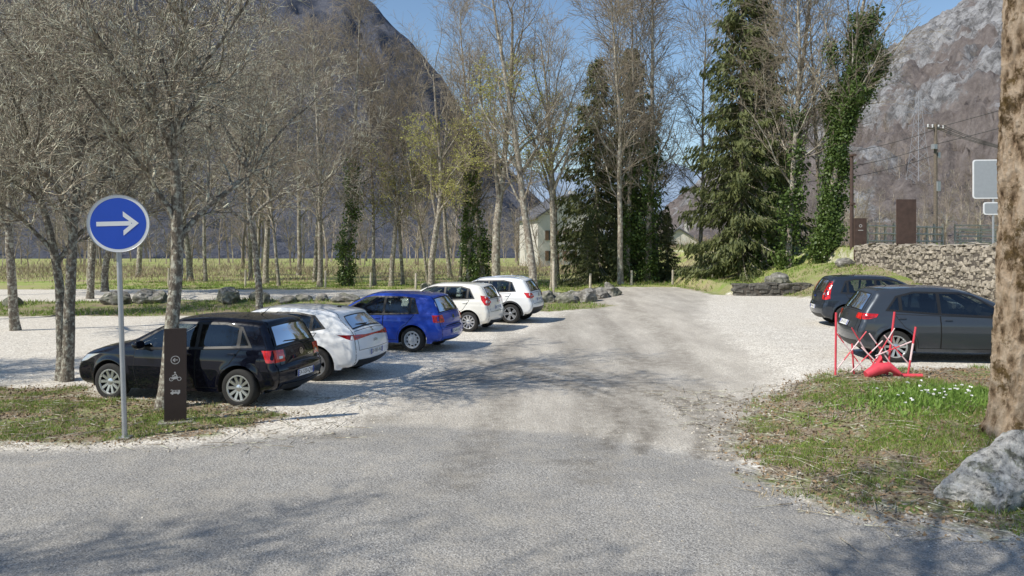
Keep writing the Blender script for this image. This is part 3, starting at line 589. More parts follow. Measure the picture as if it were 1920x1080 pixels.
def dens(P,h):
    out=[]
    for i in range(len(P)):
        a,b=P[i],P[(i+1)%len(P)]; k=max(1,int(math.hypot(a[0]-b[0],a[1]-b[1])/h))
        for j in range(k): out.append((a[0]+(b[0]-a[0])*j/k,a[1]+(b[1]-a[1])*j/k))
    return out
def inside(P,x,y):
    r=False
    for i in range(len(P)):
        a,b=P[i],P[(i+1)%len(P)]
        if (a[1]<=y)!=(b[1]<=y) and x<a[0]+(y-a[1])/(b[1]-a[1])*(b[0]-a[0]): r=not r
    return r
def cdt(P,h=.045):
    P=dens(P,h); xs_=[p[0] for p in P];ys_=[p[1] for p in P]; pts=[Vector(p) for p in P]; n=len(P)
    Q=offs(P,-h*.35)
    for x in np.arange(min(xs_)+h*.5,max(xs_),h):
        for y in np.arange(min(ys_)+h*.5,max(ys_),h):
            if inside(Q,x,y): pts.append(Vector((x,y)))
    r=delaunay_2d_cdt(pts,[],[list(range(n))],1,1e-5); return [(v.x,v.y) for v in r[0]],[list(f) for f in r[2]]
def cdt_ring(outer,holes,h=.045):
    pts=[];ed=[];O=dens(outer,h)
    for lp in [O]+[dens(q,h) for q in holes]:
        k=len(pts); pts+=[Vector(p) for p in lp]; ed+=[(k+i,k+(i+1)%len(lp)) for i in range(len(lp))]
    r=delaunay_2d_cdt(pts,ed,[],0,1e-5); v=[(p.x,p.y) for p in r[0]]; fs=[]
    for f in r[2]:
        cx=sum(v[i][0] for i in f)/len(f);cy=sum(v[i][1] for i in f)/len(f)
        if inside(outer,cx,cy) and not any(inside(q,cx,cy) for q in holes): fs.append(list(f))
    return v,fs
class Shape:
    def __init__(s,out,wb,hw,wr,sill=.22,tab=None,r=.10):
        p=np.array(chaikin(out,3)); L=np.concatenate([[0],np.cumsum(np.hypot(*np.diff(p,axis=0).T))]); s.S=np.linspace(0,L[-1],500); s.P=np.stack([np.interp(s.S,L,p[:,0]),np.interp(s.S,L,p[:,1])],1)
        T=np.gradient(s.P,axis=0); T/=np.linalg.norm(T,axis=1,keepdims=True); s.N=np.stack([-T[:,1],T[:,0]],1); s.wb=wb;s.hw=hw;s.wr=wr;s.sill=sill;s.r=r
        s.i0=int(np.argmin(s.P[:,0])); s.i1=int(np.argmax(s.P[:,0])); s.ia=int(np.argmax(s.P[:,1]))
        tab=tab or [(.15,.92),(.3,.955),(.45,.985),(.60,1.0),(.72,.992),(.80,.985),(.83,.965),(.93,.945),(.97,.915),(1.2,.835),(1.4,.745),(1.6,.66)]
        z=np.linspace(.1,1.7,161); wv=np.interp(z,[t[0] for t in tab],[t[1] for t in tab]); k=np.ones(5)/5; s.tz=z; s.tw=np.convolve(np.pad(wv,2,mode='edge'),k,'valid')
        s.ar=wr+.065; s.sh=[]; s.rh=None; s.fh=None
    def W0(s,x,z):
        f=1-.08*(1-ss(-.85,.35,x))
        f=f*(1-.17*ss(s.wb-.2,s.wb+1.0,x)); w=np.interp(z,s.tz,s.tw)*s.hw*f
        for xc in(0,s.wb):
            rho=np.hypot(x-xc,z-s.wr); w=w+.018*np.exp(-((rho-s.ar)/.05)**2)*(z<.95)
        return w
    def Y(s,x,z):
        x=np.atleast_1d(np.asarray(x,float));z=np.atleast_1d(np.asarray(z,float)); d=np.full(x.shape,9.)
        for k in range(0,500,25):
            q=s.P[k:k+26]; d=np.minimum(d,np.min(np.hypot(x[...,None]-q[:,0],z[...,None]-q[:,1]),-1))
        t=1-np.clip(d,0,s.r)/s.r; return s.W0(x,z)-s.r*(1-np.sqrt(np.maximum(1-t*t,0)))
    def strip(s,y,sv,off=0):
        px=np.interp(sv,s.S,s.P[:,0]);pz=np.interp(sv,s.S,s.P[:,1]);nx_=np.interp(sv,s.S,s.N[:,0]);nz_=np.interp(sv,s.S,s.N[:,1]); Wt=s.W0(px,pz)-s.r
        t=np.clip(np.abs(y)/Wt,0,1); c=(.025+.05*np.abs(nx_)+.06*np.maximum(nx_,0))*(1-t*t)+off; return np.stack([px+nx_*c,np.asarray(y,float)+0*px,pz+nz_*c],-1)
    def s_at(s,z,end='rear'):
        if end=='rear': P=s.P[:s.ia];S=s.S[:s.ia]
        else: P=s.P[s.ia:][::-1];S=s.S[s.ia:][::-1]
        zz=np.maximum.accumulate(P[:,1]+np.arange(len(P))*1e-7); return float(np.interp(z,zz,S))
    def xT(s,z,end='rear'): return float(np.interp(s.s_at(z,end),s.S,s.P[:,0]))
    def body(s,bb):
        x0,x1=s.P[s.i0,0],s.P[s.i1,0]; e=np.linspace(0,1,26)**2.6*.5
        X_=np.unique(np.round(np.concatenate([np.linspace(x0,x1,130),x0+e,x1-e]+[xc+np.array([-1,1,-.995,.995,-.97,.97,-.9,.9])*s.ar for xc in(0,s.wb)]),5)); 
        top=s.P[s.i0:s.i1+1]; tx_=np.maximum.accumulate(top[:,0]+np.arange(len(top))*1e-7); zt=np.interp(X_,tx_,top[:,1]); st=np.interp(X_,tx_,s.S[s.i0:s.i1+1])
        xa,xb=s.P[0,0],s.P[-1,0]; zb=np.full(X_.shape,s.sill); sb=np.full(X_.shape,-1.)
        rl=s.P[:s.i0+1][::-1]; m=X_<xa; zb[m]=np.interp(X_[m],rl[:,0],rl[:,1]); sb[m]=np.interp(X_[m],rl[:,0],s.S[:s.i0+1][::-1])
        fl=s.P[s.i1:][::-1]; m2=X_>xb; zb[m2]=np.interp(X_[m2],fl[:,0],fl[:,1]); sb[m2]=np.interp(X_[m2],fl[:,0],s.S[s.i1:][::-1])
        for xc in(0,s.wb):
            q=s.ar**2-(X_-xc)**2; zb=np.where(q>0,np.maximum(zb,s.wr+np.sqrt(np.maximum(q,0))),zb)
        nr=44; f=1-(1-np.linspace(0,1,nr))**1.25; Zg=zb[None,:]+(zt-zb)[None,:]*f[:,None]; Xg=np.repeat(X_[None,:],nr,0); Yg=s.Y(Xg,Zg); nc=len(X_)
        keep=[]
        for j in range(nr-1):
            for i in range(nc-1):
                cx=(X_[i]+X_[i+1])/2; cz=(Zg[j,i]+Zg[j+1,i+1]+Zg[j+1,i]+Zg[j,i+1])/4
                if cz>.85 and any(inside(q,cx,cz) for q in s.sh): continue
                keep.append((j*nc+i,j*nc+i+1,(j+1)*nc+i+1,(j+1)*nc+i))
        for sg_ in(1,-1):
            vs=np.stack([Xg,Yg*sg_,Zg],-1).reshape(-1,3); bb.add(vs.tolist(),keep,0)
        nt_=25
        def strp(idx,sv,top_=False):
            ts=np.linspace(-1,1,nt_); vs=[];Wl=[]
            for i in idx:
                px=np.interp(sv[i],s.S,s.P[:,0]);pz=np.interp(sv[i],s.S,s.P[:,1]); Wt=float(s.W0(px,pz))-s.r; Wl.append(Wt)
                vs+=s.strip(ts*Wt,np.full(nt_,sv[i])).tolist()
            fs=[]
            for i in range(len(idx)-1):
                sc=(sv[idx[i]]+sv[idx[i+1]])/2
                hole=None
                if top_: hole=s.rh if sc<s.S[s.ia] else s.fh
                for j in range(nt_-1):
                    if hole is not None and inside(hole,(ts[j]+ts[j+1])/2*Wl[i],sc): continue
                    fs.append((i*nt_+j,i*nt_+j+1,(i+1)*nt_+j+1,(i+1)*nt_+j))
            bb.add(vs,fs,0)
        idx=list(range(nc)); strp(idx,st,True); strp([i for i in range(nc) if X_[i]<xa],sb); strp([i for i in range(nc) if X_[i]>xb],sb)
        ub=B(); idx=[i for i in range(nc) if xa-.02<=X_[i]<=xb+.02]; vs=[]
        for i in idx: yv=float(s.Y(X_[i],zb[i])[0])-.003; vs+=[(X_[i],yv,zb[i]+.002),(X_[i],-yv,zb[i]+.002)]
        ub.add(vs,[(2*i,2*i+1,2*i+3,2*i+2) for i in range(len(idx)-1)],0); return ub
    def side_vf(s,bb,v,f,off,mi,sides):
        X_=np.array([p[0] for p in v]);Z_=np.array([p[1] for p in v]); Y_=s.Y(X_,Z_)+off
        for sg_ in sides: bb.add(np.stack([X_,Y_*sg_,Z_],1).tolist(),[g if sg_<0 else g[::-1] for g in f],mi)
    def side(s,bb,poly,off,mi=0,sides=(1,-1)):
        v,f=cdt(poly); s.side_vf(bb,v,f,off,mi,sides)
    def end_vf(s,bb,v,f,off,mi=0): bb.add(s.strip(np.array([p[0] for p in v]),np.array([p[1] for p in v]),off).tolist(),f,mi)
    def epoly(s,poly,end='rear'): return [(p[0],s.s_at(p[1],end)) for p in poly]
    def end(s,bb,poly,off,mi=0,end='rear',h=.05):
        v,f=cdt(s.epoly(poly,end),h); s.end_vf(bb,v,f,off,mi)
    def fr(s,z,y=0,off=.006,end='rear'):
        sv=s.s_at(z,end); p=s.strip(np.array([y]),np.array([sv]),off)[0]; nx_=np.interp(sv,s.S,s.N[:,0]);nz_=np.interp(sv,s.S,s.N[:,1]); return Vector(p),Vector((nx_,0,nz_))
def textmesh(txt,size,mat,name,ext=0):
    cu=bpy.data.curves.new(name,'FONT'); cu.body=txt; cu.size=size; cu.align_x='CENTER'; cu.align_y='CENTER'; cu.extrude=ext; o=bpy.data.objects.new(name,cu); COL.objects.link(o)
    bpy.context.view_layer.update(); me=bpy.data.meshes.new_from_object(o.evaluated_get(bpy.context.evaluated_depsgraph_get())); bpy.data.objects.remove(o); me.materials.clear(); me.materials.append(mat); return me
WH={}
def wheel_meshes(style,wr):
    key=(style,wr)
    if key in WH: return WH[key]
    t=B(); ri=wr*.70; t.lathe([(ri-.01,-.1),(ri+.02,-.105),(wr-.03,-.1),(wr-.006,-.085),(wr,-.06),(wr,.06),(wr-.006,.085),(wr-.03,.1),(ri+.02,.105),(ri-.01,.095)],40)
    tm=t.mesh("tyre",[M_rub],True,50)
    r=B()
    r.lathe([(ri,.098),(ri-.022,.098),(ri-.03,.085),(ri-.034,-.02),(.001,-.02)],40,0)
    r.m=[1 if i>=40*2 else 0 for i in range(len(r.m))]
    if style=='hub':
        def hz(rad): return .085-.02*(rad/ri)**2
        for k in range(10):
            b0=2*math.pi*(k-.2)/10;b1=2*math.pi*(k+.2)/10
            vs=[(q*math.cos(a),hz(q),q*math.sin(a)) for a in(b0,b1) for q in(ri*.5,ri*.93)]; r.add(vs,[(0,1,3,2)],0)
        r.lathe([(.001,.1),(.035,.098),(.045,.085),(ri*.3,.082),(ri*.6,.078),(ri*.6,.06)],40,0); r.lathe([(ri*.78,.06),(ri*.78,.074),(ri*.99,.082)],40,0)
    else:
        ns={'five':5,'ten':10,'twin':5}[style]; offs_=[0] if style!='twin' else [-.16,.16]
        for k in range(ns):
            for of in offs_:
                a=2*math.pi*k/ns+of; wi,wo=(.038,.055) if style=='five' else (.018,.024) 
                if style=='twin': wi,wo=.02,.026
                u=Vector((math.cos(a),0,math.sin(a)));v=Vector((-math.sin(a),0,math.cos(a))); vs=[]
                for rad,wd_,yy in((.04,wi,.075),(ri-.02,wo,.09)):
                    for sg_ in(-1,1):
                        for dy in(0,-.03): p=u*rad+v*wd_*sg_*(1 if dy==0 else 1.2); vs.append((p.x,yy+dy,p.z))
                r.add(vs,[(0,2,6,4),(0,4,5,1),(2,3,7,6)],0)
        r.lathe([(.001,.088),(.03,.088),(.055,.078),(.06,.04)],24,0)
    rm=r.mesh("rim",[M_alu if style!='hub' else M_hub,M_dkrim],True,30); WH[key]=(tm,rm); return tm,rm
def emblem(kind,mat=M_chr):
    b=B(); 
    if kind=='vw':
        b.ring(0,0,.045,.055,0,0,32); b.stroke([(-.034,.034),(-.012,-.004),(0,.02),(.012,-.004),(.034,.034)],.010,0,0); b.stroke([(-.046,.012),(-.022,-.042),(0,.0),(.022,-.042),(.046,.012)],.010,-.0008,0); b.disc(0,0,.046,.003,1)
    elif kind=='s':
        b.flat([(-.05,.02),(-.03,.045),(.05,.045),(.05,.022),(-.01,.022),(.05,-.022),(.05,-.03)],0,0); b.flat([(.05,-.02),(.03,-.045),(-.05,-.045),(-.05,-.022),(.01,-.022),(-.05,.022),(-.05,.03)],-.0008,0)
    elif kind=='lion':
        b.stroke([(-.02,-.05),(-.01,-.02),(.0,.0),(-.012,.03),(.008,.05),(.025,.035)],.017,0,0); b.stroke([(0,.0),(.035,.012)],.012,-.0006,0); b.stroke([(0,-.02),(.03,-.018)],.012,-.0012,0); b.stroke([(-.01,-.02),(.018,-.05)],.014,-.0018,0); b.stroke([(-.015,-.02),(-.04,.0),(-.035,.03)],.01,-.0024,0)
    elif kind=='oval': 
        vs=[(.07*math.cos(a),.028*math.sin(a)) for a in np.linspace(0,2*math.pi,25)[:-1]]; b.flat(vs,0,0); b.flat([(x*.88,z*.82) for x,z in vs],-.003,1)
    else: b.stroke([(-.07,.018),(-.02,.018),(.0,.0),(-.02,-.018),(-.07,-.018)],.009,0,0); b.stroke([(.07,.018),(.02,.018),(.0,.0),(.02,-.018),(.07,-.018)],.009,-.0008,0)
    return b.mesh("emblem",[mat,M_pblue if kind=='oval' else M_blk])
def orient(o,p,n):
    n=n.normalized(); right=Vector((0,-1,0)) if n.x<0 else Vector((0,1,0)); up=right.cross(-n).normalized(); M=Matrix((right,-n,up)).transposed().to_4x4(); M.translation=p; o.matrix_local=M
def make_car(sp,loc,rz,lab):
    s=Shape(sp['out'],sp['wb'],sp['hw'],sp['wr'],sp.get('sill',.22),sp.get('tab'),sp.get('r',.10)); pt=sp['paint']; wb=sp['wb']; wr=sp['wr']
    e=empty("parked_car",loc,rz,1,label=lab,cat="car",group="cars parked on the gravel lot")
    dlo=sp['dlo']; cuts=sp['cuts']; gl=[clipx(dlo,a+.022,b-.022) for a,b in zip(cuts[:-1],cuts[1:])]; gl=[g for g in gl if len(g)>2]
    z0,z1,w0,w1=sp['rw']; RW=[(-w0,z0),(w0,z0),(w1,z1),(-w1,z1)]; RWi=offs(RW,-.022)
    wz0,wz1=sp['ws']; WS=[(-.60,wz0),(.60,wz0),(.50,wz1),(-.50,wz1)]; WSi=offs(WS,-.022)
    s.sh=[offs(g,.004) for g in gl]; s.rh=s.epoly(RWi); s.fh=s.epoly(WSi,'front')
    bb=B(); ub=s.body(bb); ob("body",bb.mesh("car_body",[pt],True,42,True),e); ob("underbody",ub.mesh("car_underbody",[M_und]),e)
    tr=B(); v,f=cdt_ring(offs(dlo,.026),[offs(g,-.010) for g in gl]); s.side_vf(tr,v,f,.0045,0,(1,-1)); ob("window_trim",tr.mesh("window_trim",[M_blk],True,60),e)
    for pl in gl:
        for sd in(1,-1):
            g=B(); s.side(g,pl,.0025,0,(sd,)); ob("window",g.mesh("window",[M_glass],True,60),e)
    g=B(); v,f=cdt_ring(s.epoly(RW),[s.epoly(RWi)]); s.end_vf(g,v,f,.0045,1); s.end(g,offs(RW,-.012),.0025,0); ob("rear_window",g.mesh("rear_window",[M_glass,M_blk],True,60),e)
    g=B(); v,f=cdt_ring(s.epoly(WS,'front'),[s.epoly(WSi,'front')]); s.end_vf(g,v,f,.0045,1); s.end(g,offs(WS,-.012),.0025,0,'front'); ob("windshield",g.mesh("windshield",[M_glass,M_blk],True,60),e)
    # cabin
    zf=sp['belt'][1][1]-.30; hw=sp['hw']; b=B(); b.box((.75,0,zf-.16),(2.6,hw*1.72,.06)); b.box((wb-.42,0,zf+.02),(.30,hw*1.68,.40)); b.box((-.30,0,zf+.05),(.42,hw*1.5,.30)); ob("cabin_floor",b.mesh("cabin_floor",[M_tub]),e)
    b=B(); 
    b.tube([(wb-.62,.36,zf+.22),(wb-.70,.36,zf+.30)],[.18,.18],20,0,False); ob("steering_wheel",b.mesh("steering_wheel",[M_tub],True),e)
    for (sx,sy,wd_) in ((1.12,.36,.48),(1.12,-.36,.48),(.30,0,1.25)):
        b=B(); b.box((sx+.22,sy,zf),(.5,wd_,.16)); b.box((sx-.06,sy,zf+.27),(.14,wd_*.92,.55),0,(0,R(-14),0))
        for hy in ((0,) if wd_<.6 else (-.38,.38)): b.box((sx-.14,sy+hy,zf+.60),(.10,.26,.17),0,(0,R(-10),0)); b.box((sx-.13,sy+hy,zf+.52),(.03,.12,.10))
        me=b.mesh("seat",[M_seat]); bm=bmesh.new(); bm.from_mesh(me); bmesh.ops.bevel(bm,geom=list(bm.edges),offset=.02,segments=2,affect='EDGES'); bm.to_mesh(me); bm.free(); ob("seat",me,e)
    zb=.30 if sp.get('sill',.22)<.25 else .36
    blt=lambda x: float(np.interp(x,[p[0] for p in sp['belt']],[p[1] for p in sp['belt']]))-.035
    xd0,xd1,xd2=sp['doors']; ar=s.ar+.045
    a_pts=[(ar*math.cos(t),wr+ar*math.sin(t)) for t in np.linspace(.0,1.15,6)]; a_pts=[p for p in a_pts if p[1]>zb+.02 ]
    rear=[(a_pts[0][0]+.01,zb),(xd1-.012,zb),(xd1-.012,blt(xd1)),(xd0,blt(xd0))]+[p for p in a_pts[::-1] if p[0]>xd0+.03]
    front=[(xd1+.012,zb),(xd2-.05,zb),(xd2,.55),(xd2-.02,blt(xd2)),(xd1+.012,blt(xd1))]
    for pl in(rear,front):
        for sd in(1,-1):
            d=B(); s.side(d,offs(pl,.011),.0022,1,(sd,)); s.side(d,pl,.0048,0,(sd,)); 
            dob=ob("door",d.mesh("door",[pt,M_und],True,60),e)
            hx=min(p[0] for p in pl)+.13 if pl is front else xd0+.13; hz=blt(hx)-.075; hy=float(s.Y(hx,hz)[0])+.018
            hb=B(); hb.tube([(hx-.075,sd*(hy-.02),hz),(hx-.06,sd*hy,hz+.003),(hx+.06,sd*hy,hz+.003),(hx+.08,sd*(hy-.02),hz)],[.009,.014,.014,.009],8); ob("handle",hb.mesh("door_handle",[sp.get('hmat',pt)],True),dob)
    if sp.get('clad'):
        for sd in(1,-1):
            cl=B(); 
            for xc in(0,wb):
                aa=np.linspace(-.15,math.pi+.15,22); pl=[((s.ar+.055)*math.cos(t)+xc,wr+(s.ar+.055)*math.sin(t)) for t in aa]+[((s.ar+.004)*math.cos(t)+xc,wr+(s.ar+.004)*math.sin(t)) for t in aa[::-1]]
                s.side(cl,pl,.010,0,(sd,))
            s.side(cl,[(s.ar+.05,.235),(wb-s.ar-.05,.235),(wb-s.ar-.05,.315),(s.ar+.05,.315)],.010,0,(sd,)); ob("wheel_arch_trim",cl.mesh("wheel_arch_trim",[M_blk],True,60),e)
    g=B(); tw,tz0,tz1=sp['gate']; P0=[(-tw,tz0),(tw,tz0),(tw,tz1),(-tw,tz1)]; s.end(g,offs(P0,.009),.0012,1); s.end(g,P0,.0028,0); gate=ob("tailgate",g.mesh("tailgate",[pt,M_und],True,60),e)
    g=B(); dz0,dz1,dw=sp['diff']; s.end(g,[(-dw,dz0),(dw,dz0),(dw*.93,dz1),(-dw*.93,dz1)],.006); ob("lower_bumper",g.mesh("lower_bumper",[M_blk],True,60),e)
    for sd in(1,-1):
        g=B()
        for k,(poly,mi) in enumerate(sp['tl_rear']):
            P=[(p[0]*sd,s.s_at(p[1])) for p in poly]; v,f=cdt(P if area(P)>0 else P[::-1],.04); s.end_vf(g,v,f,.008+.004*k,mi)
        for k,(poly,mi) in enumerate(sp['tl_side']):
            P=[(p[0]+s.xT(p[1])+.002,p[1]) for p in dens(poly,.03)]; s.side(g,P,.007+.003*k,mi,(sd,))
        ob("tail_light",g.mesh("tail_light",[M_red,M_clr,M_dred,M_org],True,60),e)
        g=B(); hz=sp.get('hl',(.60,.76)); s.end(g,[(sd*.42,hz[0]),(sd*.60,hz[0]+.01),(sd*.62,hz[1]),(sd*.46,hz[1]-.03)],.008,0,'front')
        P=[(s.xT(z,'front')+dx,z) for dx,z in dens([(-.004,hz[0]+.01),(-.004,hz[1]-.02),(-.32,hz[1]+.02),(-.2,hz[0]+.05)],.03)]; s.side(g,P,.007,0,(sd,)); ob("headlight",g.mesh("headlight",[M_clr],True,60),e)
        mx=xd2-.17; mz=blt(mx)+.10; my=sp['hw']+.09; b=B(); b.tube([(mx-.02,sd*(my-.24),mz-.04),(mx,sd*(my-.08),mz-.02)],.02,8)
        prof=[(mx-.05,.9),(mx-.03,1.0),(mx+.04,.85),(mx+.09,.45)]; vs=[];
        for px,sc_ in prof:
            for k in range(12):
                a=2*math.pi*k/12; vs.append((px,sd*(my+.105*sc_*math.copysign(abs(math.cos(a))**.7,math.cos(a))),mz+.07*sc_*math.copysign(abs(math.sin(a))**.7,math.sin(a))))
        b.add(vs,[(i*12+k,i*12+(k+1)%12,(i+1)*12+(k+1)%12,(i+1)*12+k) for i in range(3) for k in range(12)]+[list(range(12))],0); b.add(vs[36:48],[list(range(12))],0)
        ob("mirror",b.mesh("mirror",[sp.get('mmat',pt)],True,50),e)
    tm_,rm_=wheel_meshes(sp['rim'],wr)
    for xc in(0,wb):
        for sd in(1,-1):
            we=ob("wheel",None,e,(xc,sd*(sp['hw']-.115),wr),(0,0,0 if sd>0 else math.pi)); we.empty_display_size=.1
            ob("tyre",tm_,we); ob("rim",rm_,we)
    pz=sp['plate'][0]; p,n=s.fr(pz,0,.014); pe=B(); pe.box((0,0,0),(.52,.008,.11),0); 
    pe.box((-.243,-.0055,0),(.034,.004,.108),1); pe.box((.243,-.0055,0),(.034,.004,.108),1)
    po=ob("license_plate",pe.mesh("license_plate",[M_plate,M_pblue]),e); orient(po,p,n)
    tx=textmesh(sp['plate'][1],.105,M_ink,"plate_text"); to=ob("plate_text",tx,po,(0,-.0056,0),(R(90),0,0)); to.scale=(.88,1,1)
    ez,ek,es=sp['emb']; p,n=s.fr(ez,0,.012); eo=ob("emblem",emblem(ek),e); orient(eo,p,n); eo.scale=(es,es,es)
    if sp.get('word'):
        wt,wy,wz,wsz=sp['word']; p,n=s.fr(wz,wy,.010); to=ob("lettering",textmesh(wt,wsz,M_chr if not sp.get('dkw') else M_blk,"lettering"),e); n2=n.normalized(); right=Vector((0,-1,0)); up=n2.cross(right); Mx=Matrix((right,up,n2)).transposed().to_4x4(); Mx.translation=p; to.matrix_local=Mx
    z=sp['rw'][0]+.03; p0,n0=s.fr(z,0.0,.02); p1,_=s.fr(z+.03,.38,.018); b=B(); b.tube([p0,p1],[.012,.006],6); ob("wiper",b.mesh("wiper",[M_blk],True),e)
    xr=sp.get('ant',.1); zr=float(np.interp(xr,s.P[s.i0:s.i1,0],s.P[s.i0:s.i1,1]))+.02; b=B(); b.tube([(xr+.02,0,zr-.01),(xr-.16,0,zr+.13)] if not sp.get('fin') else [(xr+.08,0,zr-.005),(xr,0,zr+.03),(xr-.03,0,zr+.035),(xr-.05,0,zr-.01)],[.008,.004] if not sp.get('fin') else [.01,.02,.02,.01],6); ob("antenna",b.mesh("antenna",[M_blk],True),e)
    if sp.get('rails'):
        for sd in(1,-1):
            b=B(); pts=[]
            for xx in np.linspace(-.25,1.45,9):
                zz=float(np.interp(xx,s.P[s.i0:s.i1,0],s.P[s.i0:s.i1,1])); up_=.035 if -.2<xx<1.4 else -.01; pts.append((xx,sd*.55,zz+up_))
            b.tube(pts,.014,8); ob("roof_rail",b.mesh("roof_rail",[M_chr if sp['rails']==1 else M_blk],True),e)
    return e
belt0=[(-.6,1.0),(0,.965),(2.2,.895)]
polo=dict(wb=2.47,hw=.84,wr=.31,paint=P_black,rim='ten',belt=belt0,doors=(.0,.80,1.98),
 out=[(-.42,.25),(-.58,.27),(-.645,.36),(-.665,.52),(-.65,.63),(-.60,.67),(-.585,.80),(-.555,.93),(-.46,1.13),(-.37,1.27),(-.35,1.34),(-.30,1.365),(-.1,1.39),(.5,1.42),(1.0,1.41),(1.35,1.355),(1.7,1.21),(2.15,.98),(2.35,.94),(2.8,.86),(3.05,.77),(3.2,.65),(3.27,.5),(3.26,.34),(3.18,.24),(2.95,.22)],
 dlo=[(-.16,.985),(.8,.94),(1.97,.90),(1.90,1.01),(1.42,1.275),(1.2,1.32),(.3,1.32),(.02,1.26)],cuts=[-.3,.04,.80,2.1],
 rw=(.96,1.29,.60,.50),ws=(1.02,1.32),gate=(.58,.66,.92),diff=(.29,.37,.62),
 tl_rear=[([(.47,.72),(.70,.72),(.70,.92),(.47,.90)],0),([(.52,.77),(.60,.77),(.60,.81),(.52,.81)],1)],tl_side=[([(.0,.72),(.0,.92),(.17,.92),(.11,.73)],0)],plate=(.50,"EX-520-QW"),emb=(.82,'vw',1.0),word=("POLO",-.30,.75,.06))
leon=dict(wb=2.69,hw=.89,wr=.32,paint=P_white,rim='five',belt=[(-.7,1.0),(0,.96),(2.4,.90)],doors=(.02,.86,2.12),dkw=True,fin=True,
 out=[(-.5,.25),(-.70,.28),(-.79,.38),(-.81,.55),(-.79,.70),(-.755,.86),(-.70,.95),(-.50,1.10),(-.36,1.22),(-.34,1.29),(-.2,1.325),(0.1,1.36),(.7,1.395),(1.1,1.385),(1.5,1.325),(1.9,1.18),(2.4,.97),(2.6,.92),(3.1,.83),(3.4,.71),(3.53,.58),(3.56,.42),(3.48,.26),(3.2,.22)],
 dlo=[(-.12,1.03),(.2,.975),(2.14,.905),(2.05,1.01),(1.52,1.24),(1.2,1.29),(.5,1.295),(.1,1.24)],cuts=[-.3,.14,.86,2.2],
 rw=(.98,1.22,.60,.46),ws=(1.0,1.30),gate=(.62,.60,.94),diff=(.28,.42,.68),
 tl_rear=[([(.0,.83),(.3,.82),(.74,.80),(.74,.90),(.35,.86),(.0,.855)],0),([(.50,.835),(.70,.83),(.70,.855),(.50,.85)],2)],tl_side=[([(.0,.80),(.0,.905),(.30,.90),(.12,.83)],2)],plate=(.53,"GF-985-WZ"),emb=(.915,'s',.9),word=("LEON",0,.73,.07),ant=-.05)
golf=dict(wb=2.51,hw=.865,wr=.31,paint=P_blue,rim='hub',belt=[(-.7,.98),(0,.955),(2.2,.90)],doors=(-.02,.80,1.98),mmat=P_blue,
 out=[(-.5,.27),(-.68,.28),(-.75,.36),(-.765,.5),(-.75,.61),(-.70,.65),(-.69,.80),(-.66,.93),(-.54,1.15),(-.43,1.32),(-.38,1.385),(-.1,1.42),(.5,1.44),(1.0,1.435),(1.3,1.39),(1.7,1.20),(2.1,.98),(2.3,.93),(2.8,.86),(3.1,.78),(3.26,.64),(3.36,.5),(3.36,.36),(3.25,.25),(3,.22)],
 dlo=[(-.12,.975),(.8,.94),(1.93,.905),(1.87,1.0),(1.37,1.30),(1.15,1.345),(.3,1.345),(.02,1.31)],cuts=[-.3,.10,.80,2.1],
 rw=(.97,1.32,.62,.52),ws=(1.02,1.34),gate=(.60,.60,.94),diff=(.28,.34,.6),
 tl_rear=[([(.52,.74),(.73,.74),(.73,.92),(.55,.92)],0),([(.58,.79),(.73,.79),(.73,.83),(.58,.83)],2)],tl_side=[([(.0,.74),(.0,.92),(.16,.92),(.14,.75)],0)],plate=(.50,"CB-641-JN"),emb=(.84,'vw',1.0))
p207=dict(wb=2.54,hw=.87,wr=.31,paint=P_sand,rim='ten',belt=[(-.6,1.04),(0,1.0),(2.2,.91)],doors=(.0,.82,2.0),hmat=P_sand,
 out=[(-.42,.25),(-.55,.27),(-.62,.36),(-.65,.5),(-.64,.64),(-.60,.72),(-.60,.86),(-.57,1.0),(-.46,1.2),(-.36,1.34),(-.28,1.42),(.0,1.455),(.5,1.475),(1.0,1.465),(1.35,1.40),(1.75,1.23),(2.25,.97),(2.4,.93),(2.9,.84),(3.2,.70),(3.35,.55),(3.4,.42),(3.32,.28),(3.1,.22)],
 dlo=[(-.14,1.04),(.8,.975),(1.98,.92),(1.92,1.02),(1.45,1.31),(1.2,1.365),(.3,1.375),(.02,1.30)],cuts=[-.3,.06,.82,2.1],
 rw=(1.0,1.35,.58,.46),ws=(1.02,1.36),gate=(.58,.62,.97),diff=(.28,.38,.6),
 tl_rear=[([(.50,.90),(.69,.80),(.69,1.08),(.58,1.06)],0),([(.58,.90),(.69,.88),(.69,.94),(.58,.95)],1)],tl_side=[([(.0,.80),(.0,1.10),(.15,1.12),(.17,.98),(.08,.84)],0)],plate=(.72,"AE-317-KX"),emb=(.92,'lion',1.2))
